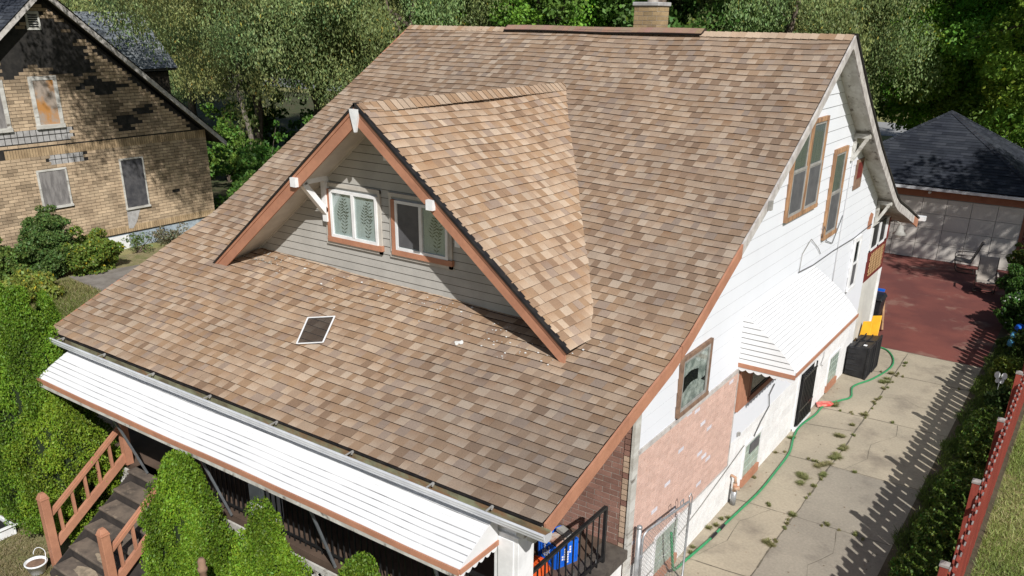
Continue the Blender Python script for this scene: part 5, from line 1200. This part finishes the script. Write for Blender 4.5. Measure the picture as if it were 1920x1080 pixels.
wild_bush('leafy_bush', (13.1, 16.2, 0), .45, .75, 'low yellow green bush behind the butterfly ornament', 35, base=(.12, .16, .02), n=30)
wild_bush('leafy_bush', (13.25, 14.2, 0), .35, .8, 'small bush between the dark hedge and the butterfly ornament', 36, base=(.05, .09, .02), n=24)
# left side yard bushes
wild_bush('wild_shrub', (-14.35, 7.15, 0), .95, 2.5, 'tall dense shrub against the brick house below its boarded window', 41, size=.09, n=190, base=(.085, .145, .035))
wild_bush('wild_shrub', (-13.7, 8.35, 0), .85, 1.5, 'lower shrub with yellow leaves beside the tall shrub', 42, size=.10, n=110, base=(.13, .19, .03), flowers=(.05, (.45, .36, .03)))
wild_bush('wild_shrub', (-14.5, 5.6, 0), 1.0, 1.6, 'shrub at the left edge of the view by the brick house', 43, size=.12, n=80, base=(.11, .17, .035))
wild_bush('wild_shrub', (-14.8, 10.6, 0), .55, .95, 'thin weedy shrub in front of the white foundation patch', 44, size=.08, n=22, per=160, base=(.11, .16, .05))
wild_bush('wild_shrub', (-14.9, 12.2, 0), .9, .8, 'brownish weeds along the painted foundation', 45, size=.08, n=26, per=160, base=(.16, .15, .09))
wild_bush('wild_shrub', (-12.6, 5.3, 0), 1.1, .7, 'low yellow green ground shrub behind the arborvitae tips', 46, size=.12, n=70, per=300, base=(.18, .22, .04), flowers=(.06, (.5, .40, .04)))
wild_bush('wild_shrub', (-14.5, 15.9, 0), 1.1, 3.0, 'bright green shrub at the far corner of the brick house', 47, size=.16, n=90, per=300, base=(.10, .20, .035))
us = [(-17.0, 18.5, 1.7, 4.2), (-13.8, 18.2, 1.6, 3.6), (-20.5, 20.5, 1.8, 3.2), (-17.3, 22.5, 2.0, 4.4), (-24.0, 21.8, 2.2, 4.5), (-12.8, 22.4, 2.0, 4.2), (-27.5, 27.0, 2.6, 5.0), (-21.0, 29.5, 2.6, 4.6), (-10.2, 25.5, 2.3, 4.8), (-15.5, 33.5, 3.0, 5.2), (-24.5, 36.0, 3.2, 5.0)]
ul = ['bright understory shrub nearest the brick house', 'bright understory shrub right beside our roof edge', 'tall understory shrub left of the willow trunks', 'understory shrub between the two dark trunks', 'understory shrub behind the brick house rake end', 'dark understory shrub furthest right by the roof', 'large understory shrub far behind the brick house', 'large understory shrub deep between the trunks', 'understory shrub hidden behind the slope of our roof', 'large shrub behind the willow closest to our roof', 'large shrub farthest back between the willows']
for k, ((x, y, r_, h), lb) in enumerate(zip(us, ul)): wild_bush('understory_shrub', (x, y, 0), r_, h, lb, 50+k, size=.20, n=70, per=80, base=(.09+.015*(k % 3), .20-.02*(k % 2), .03), group='understory shrubs under the willows')

# ---------------------------------------------------------------- trees
WIL = (.235, .285, .105); BRO = (.15, .31, .035); DRK = (.085, .17, .032)
mw1 = tree_mesh(101, 14.5, 5.2, 4.6, 95, 900, .155, WIL, .25, 'willow', (.9, 1.7), .30)
mw2 = tree_mesh(102, 15.5, 5.6, 5.2, 105, 820, .155, (.21, .26, .092), .28, 'willow', (.9, 1.8), .36)
mw3 = tree_mesh(103, 13.5, 4.8, 2.6, 90, 900, .15, (.185, .24, .082), .30, 'willow', (.8, 1.6), .28)
mb1 = tree_mesh(104, 14.5, 5.6, 2.8, 110, 620, .18, BRO, .32, 'broad', (.8, 1.5), .32)
mb2 = tree_mesh(105, 13.5, 5.0, 2.2, 100, 620, .18, (.175, .30, .035), .34, 'broad', (.7, 1.4), .30)
md1 = tree_mesh(106, 15.5, 5.6, 2.5, 110, 330, .27, DRK, .35, 'broad', (.8, 1.6), .34)
protos = {}
def plant(kind, mesh, loc, label, rz, name, group, sc=1.):
    if kind not in protos:
        e = make_tree(name, loc, label, mesh, 'tree', group, rz); protos[kind] = e
    else:
        e = copy_tree(protos[kind]); e.location = loc; e.rotation_euler = (0, 0, rz); e['label'] = label; e['group'] = group
    e.scale = (sc, sc, sc)
    return e
T = [('w1', mw1, (-24.3, 24.2, 0), 'olive willow whose pale trunk stands furthest left of the pair', 0, 1), ('w2', mw2, (-20.6, 25.5, 0), 'olive willow with the thick dark trunk', 1, 1.0),
     ('w3', mw3, (-15.2, 26.8, 0), 'olive willow closest to our roof edge', 2, 1), ('w1', mw1, (-32.5, 30.5, 0), 'olive willow directly behind the brick house rake', 2.4, 1.05), ('w3', mw3, (-40.0, 31.5, 0), 'olive willow behind the grey brick house dormer', 4, 1.15),
     ('w2', mw2, (-48.5, 34.5, 0), 'olive willow furthest left behind the brick house ridge', 3, 1.1), ('w2', mw2, (-26.5, 36.5, 0), 'olive willow in the second row behind the trunks', 5, 1.1), ('w1', mw1, (-57.5, 40.0, 0), 'olive willow at the far left behind the brick house', 1.2, 1.1)]
for k, m_, l, lb, rz, sc in T: plant(k, m_, l, lb, rz, 'willow_tree', 'olive willows behind the houses', sc)
T = [('b1', mb1, (-11.0, 31.5, 0), 'green broadleaf tree behind the left end of the ridge', 0, 1.0), ('d1', md1, (-5.6, 33.0, 0), 'dark tree behind the ridge vent', 1, 1), ('b2', mb2, (-14.6, 38.5, 0), 'green broadleaf tree in the second row behind the ridge', 2, 1.15),
     ('d1', md1, (-9.2, 42.5, 0), 'dark tree in the second row behind the vent', 2.5, 1.1), ('w3', mw3, (.6, 35.0, 0), 'olive tree right of the chimney', 1, 1), ('w1', mw1, (-2.6, 41.0, 0), 'olive tree in the second row right of the chimney', 3.3, 1.05), ('b1', mb1, (-20.5, 44.0, 0), 'broadleaf tree far behind the willows', 3, 1.15)]
for k, m_, l, lb, rz, sc in T: plant(k, m_, l, lb, rz, 'broadleaf_tree', 'trees behind the ridge', sc)
T = [('b1', mb1, (4.6, 45.5, 0), 'bright broadleaf tree right of our gable peak', 1.7, 1.1), ('b2', mb2, (9.0, 42.5, 0), 'bright broadleaf tree behind the garage roof peak', .4, 1.1), ('b2', mb2, (12.8, 38.0, 0), 'bright broadleaf tree at the top right corner', 3.9, 1.1), ('d1', md1, (6.8, 54.0, 0), 'dark tree far behind the garage', 4.4, 1.15), ('b1', mb1, (-.6, 52.0, 0), 'broadleaf tree far behind our gable peak', 5, 1.2), ('b1', mb1, (12.5, 52.0, 0), 'broadleaf tree far behind the top right corner', 2.2, 1.15), ('d1', md1, (-13.5, 54.0, 0), 'dark tree far behind the chimney', 1.9, 1.2)]
for k, m_, l, lb, rz, sc in T: plant(k, m_, l, lb, rz, 'broadleaf_tree', 'trees behind the garage', sc)
# overhanging trees that give the dappled shade
_tx, _ty = 2.55, 17.0
_ex = [(-13.6, 12.9, 7.6, .75), (-14.0, 11.9, 8.6, .9), (-13.2, 13.8, 6.9, .6), (-12.6, 12.2, 9.2, 1.0), (-13.9, 13.3, 6.6, .5), (-13.4, 14.6, 5.2, .55), (-13.2, 14.9, 4.6, .45), (-12.8, 14.9, 6.2, .6), (-12.2, 14.0, 7.8, .8), (-13.2, 11.0, 9.4, .9), (-11.5, 13.3, 9.3, 1.1), (-14.2, 10.6, 9.0, .6), (-12.9, 15.6, 5.8, .6), (-12.4, 15.5, 7.2, .7), (-16.5, 12.5, 8.3, .8), (-17.6, 13.4, 8.3, .8), (-15.2, 12.7, 8.2, .7), (-16.3, 13.7, 7.5, .6), (-18.5, 12.6, 9.0, .8), (-14.8, 13.9, 7.0, .5), (-15.4, 11.6, 9.0, .7)]
ms1 = tree_mesh(111, 15.2, 4.8, 9.6, 56, 620, .15, WIL, .3, 'willow', (.6, 1.25), .22, lean=(-10.95, -9.8), hollow=.15, limbs=14, extra=[(x-_tx, y-_ty, z, q) for x, y, z, q in _ex], tz=11.2)
make_tree('overhanging_willow', (_tx, _ty, 0), 'leaning willow behind our roof whose branches hang over the side yard', ms1, group=None)
ms2 = tree_mesh(112, 14.5, 4.9, 4.8, 62, 300, .20, BRO, .3, 'broad', (.6, 1.3), .3, hollow=.2)
make_tree('shade_tree', (20.3, 21.9, 0), 'broadleaf tree beyond the fence that shades the garage', ms2)
# far woods as one mass
r = np.random.default_rng(77); n = 420; ang = r.uniform(-.2, 1, n)
cc = np.c_[r.uniform(-190, 45, n), r.uniform(84, 104, n), r.uniform(1, 13, n)]; P, ix = clump_points(cc, r.uniform(3, 5, n), 14, r); Q = leafquads(P, .75, 1.5, r=r); t = r.uniform(.6, 1.3, n)[ix]*r.uniform(.8, 1.2, len(P))
tag(npobj('far_woods', Q, np.clip(np.c_[.06*t, .105*t, .03*t], 0, 1), 'leaf'), 'distant woods beyond the road', kind='stuff')
# dead bare branches in the willow
mb = MB(); rd = random.Random(5)
for k in range(46):
    b0 = V3(-22.6+rd.uniform(-.3, .3), 22.2+rd.uniform(-.3, .3), 6.2+rd.uniform(-1.0, 1.6)); p = b0; path = [p]
    for j in range(4): p = p+V3(rd.uniform(-.55, .2), rd.uniform(-.3, .2), rd.uniform(-.5, .45)); path.append(p)
    mb.tube(path, [.022, .016, .012, .009, .005], 4)
mb.tube([(-22.3, 22.4, 0), (-22.5, 22.3, 2.6), (-22.9, 22.1, 4.6), (-22.6, 22.2, 6.4)], [.16, .13, .09, .05], 7)
tag(obj('dead_tree', mb, 'deadwood', smooth=True), 'bare grey dead sapling tangled in front of the willow trunks', 'tree')

# ---------------------------------------------------------------- ground cover
def blades(name, x0, x1, y0, y1, n, h, wd, cols, label, seedv, mask=None, lean=.5):
    r = np.random.default_rng(seedv); x = r.uniform(x0, x1, n); y = r.uniform(y0, y1, n)
    if mask is not None: k = mask(x, y, r); x, y = x[k], y[k]
    n = len(x); hh = h*r.uniform(.4, 1.3, n)*(.75+.35*np.sin(x*2.1+seedv)*np.sin(y*1.7)); a = r.uniform(0, 2*np.pi, n); dx, dy = np.cos(a), np.sin(a); ln = r.uniform(0, lean, n)*h
    b = r.uniform(0, 2*np.pi, n); lx, ly = np.cos(b)*ln, np.sin(b)*ln; w_ = wd*r.uniform(.6, 1.3, n)
    V = np.stack([np.c_[x-dx*w_, y-dy*w_, np.full(n, -.01)], np.c_[x+dx*w_, y+dy*w_, np.full(n, -.01)], np.c_[x+dx*w_*.5+lx, y+dy*w_*.5+ly, hh], np.c_[x-dx*w_*.3+lx, y-dy*w_*.3+ly, hh]], axis=1)
    ci = np.array(cols); pick = (np.sin(x*1.3+seedv)+np.sin(y*1.1+x*.7)+r.normal(0, .9, n)); q = np.clip(((pick+2.2)/4.4*len(cols)).astype(int), 0, len(cols)-1); C = ci[q]*r.uniform(.75, 1.25, n)[:, None]
    return tag(npobj(name, V, C, 'leaf'), label, kind='stuff')
G1 = [(.17, .24, .05), (.23, .30, .07), (.33, .35, .12), (.46, .41, .21)]
blades('lawn_grass', 13.75, 20, 2, 17, 150000, .085, .006, G1, 'mixed green and dry grass beyond the red fence', 61, lean=1.2)
blades('side_grass', -13.5, -6, 3.0, 9.2, 30000, .10, .012, [(.12, .15, .03), (.2, .19, .07), (.28, .23, .11)], 'dry grass in the side yard', 62, lean=1.2, mask=lambda x, y, r: ~((x > -13.8) & (x < -10.3) & (y > 7.2) & (y < 9.9)))
blades('front_grass', -1.5, 3.5, -3.2, -1.2, 26000, .07, .006, [(.12, .13, .035), (.2, .17, .08), (.27, .21, .12)], 'thin dry grass in the front yard', 63, lean=1.3, mask=lambda x, y, r: (r.random(len(x)) < .7) & ~((x > 1.8) & (x < 3.6) & (y > -1.8)))
blades('strip_grass', 12.45, 13.5, 2, 19.5, 42000, .11, .008, [(.09, .14, .025), (.13, .19, .035), (.20, .25, .05)], 'long grass and weeds under the hedge bushes', 64, lean=1.0, mask=lambda x, y, r: x > 12.60+.07*np.sin(y*3.1)+.05*np.sin(y*7.3)-.06*r.random(len(x)))
tf = []
r = np.random.default_rng(5); cent = [(10.81, 10.38, .16), (10.7, 9.44, .2), (10.79, 7.18, .14), (10.5, 8.6, .22), (10.76, 6.0, .16), (10.67, 15.27, .14), (10.68, 14.65, .2), (10.7, 11.6, .10), (10.75, 12.3, .14), (10.78, 13.2, .10), (10.62, 10.9, .18), (10.8, 9.9, .2), (10.75, 14.1, .1), (9.78, 5.94, .12), (9.85, 6.35, .1), (9.8, 5.1, .1), (10.1, 12.45, .18), (11.4, 7.2, .08), (11.9, 7.2, .07), (10.84, 4.6, .15), (11.6, 5.0, .2), (10.85, 9.0, .14), (10.5, 9.43, .07), (9.8, 10.2, .1), (10.82, 16.2, .10), (11.3, 9.45, .07), (11.4, 12.25, .06), (10.35, 7.2, .07), (9.75, 9.3, .06), (9.76, 8.1, .05)]
cent += [(10.83+random.gauss(0, .02), random.uniform(4, 16.5), random.uniform(.02, .06)) for _ in range(30)]+[(random.uniform(9.8, 12.4), random.choice((4.9, 7.15, 9.43, 12.2, 15.2))+random.gauss(0, .03), random.uniform(.02, .045)) for _ in range(14)]
Vs, Cs = [], []
for (x, y, s) in cent:
    s = s*.85
    n = int(420*s/.15); a = r.uniform(0, 2*np.pi, n); k_ = max(2, int(s/.04)); cxs = x+r.normal(0, s*.28, k_); cys = y+r.normal(0, s*.55, k_); pk = r.integers(0, k_, n)
    px, py = cxs[pk]+r.normal(0, .01, n), cys[pk]+r.normal(0, .012, n); L = s*r.uniform(.15, .75, n); z1 = r.uniform(.005, .05, n)
    P = np.c_[px, py, np.full(n, .004)]; D = np.c_[np.cos(a)*L, np.sin(a)*L, z1]; S = np.c_[-np.sin(a), np.cos(a), np.zeros(n)]*.0055
    Vs.append(np.stack([P-S, P+S, P+D+S*.4, P+D-S*.4], axis=1)); q = (r.random(n)[:, None]*.5+.5*r.random()); Cs.append((np.array([[.17, .23, .06]])*(1-q)+np.array([[.30, .25, .13]])*q)*r.uniform(.7, 1.2, n)[:, None])
tag(npobj('driveway_weeds', np.concatenate(Vs), np.concatenate(Cs), 'leaf'), 'weeds growing in the driveway joints', kind='stuff')
# leaf litter
r = np.random.default_rng(9); n = 900; P = np.c_[r.uniform(9.7, 12.6, n), r.uniform(3, 17, n), np.full(n, .008)]; k = r.random(n) < np.where(P[:, 0] > 12.2, 1, np.where(P[:, 0] < 9.9, .8, .12)); P = P[k]; Q = leafquads(P, .035, 1.5, r=r); Q[:, :, 2] = .008+(Q[:, :, 2]-.008)*.25+.004
tag(npobj('leaf_litter', Q, np.tile([[.17, .11, .06]], (len(P), 1))*r.uniform(.5, 1.6, len(P))[:, None], 'leaf'), 'scattered dry leaf litter on the concrete', kind='stuff')
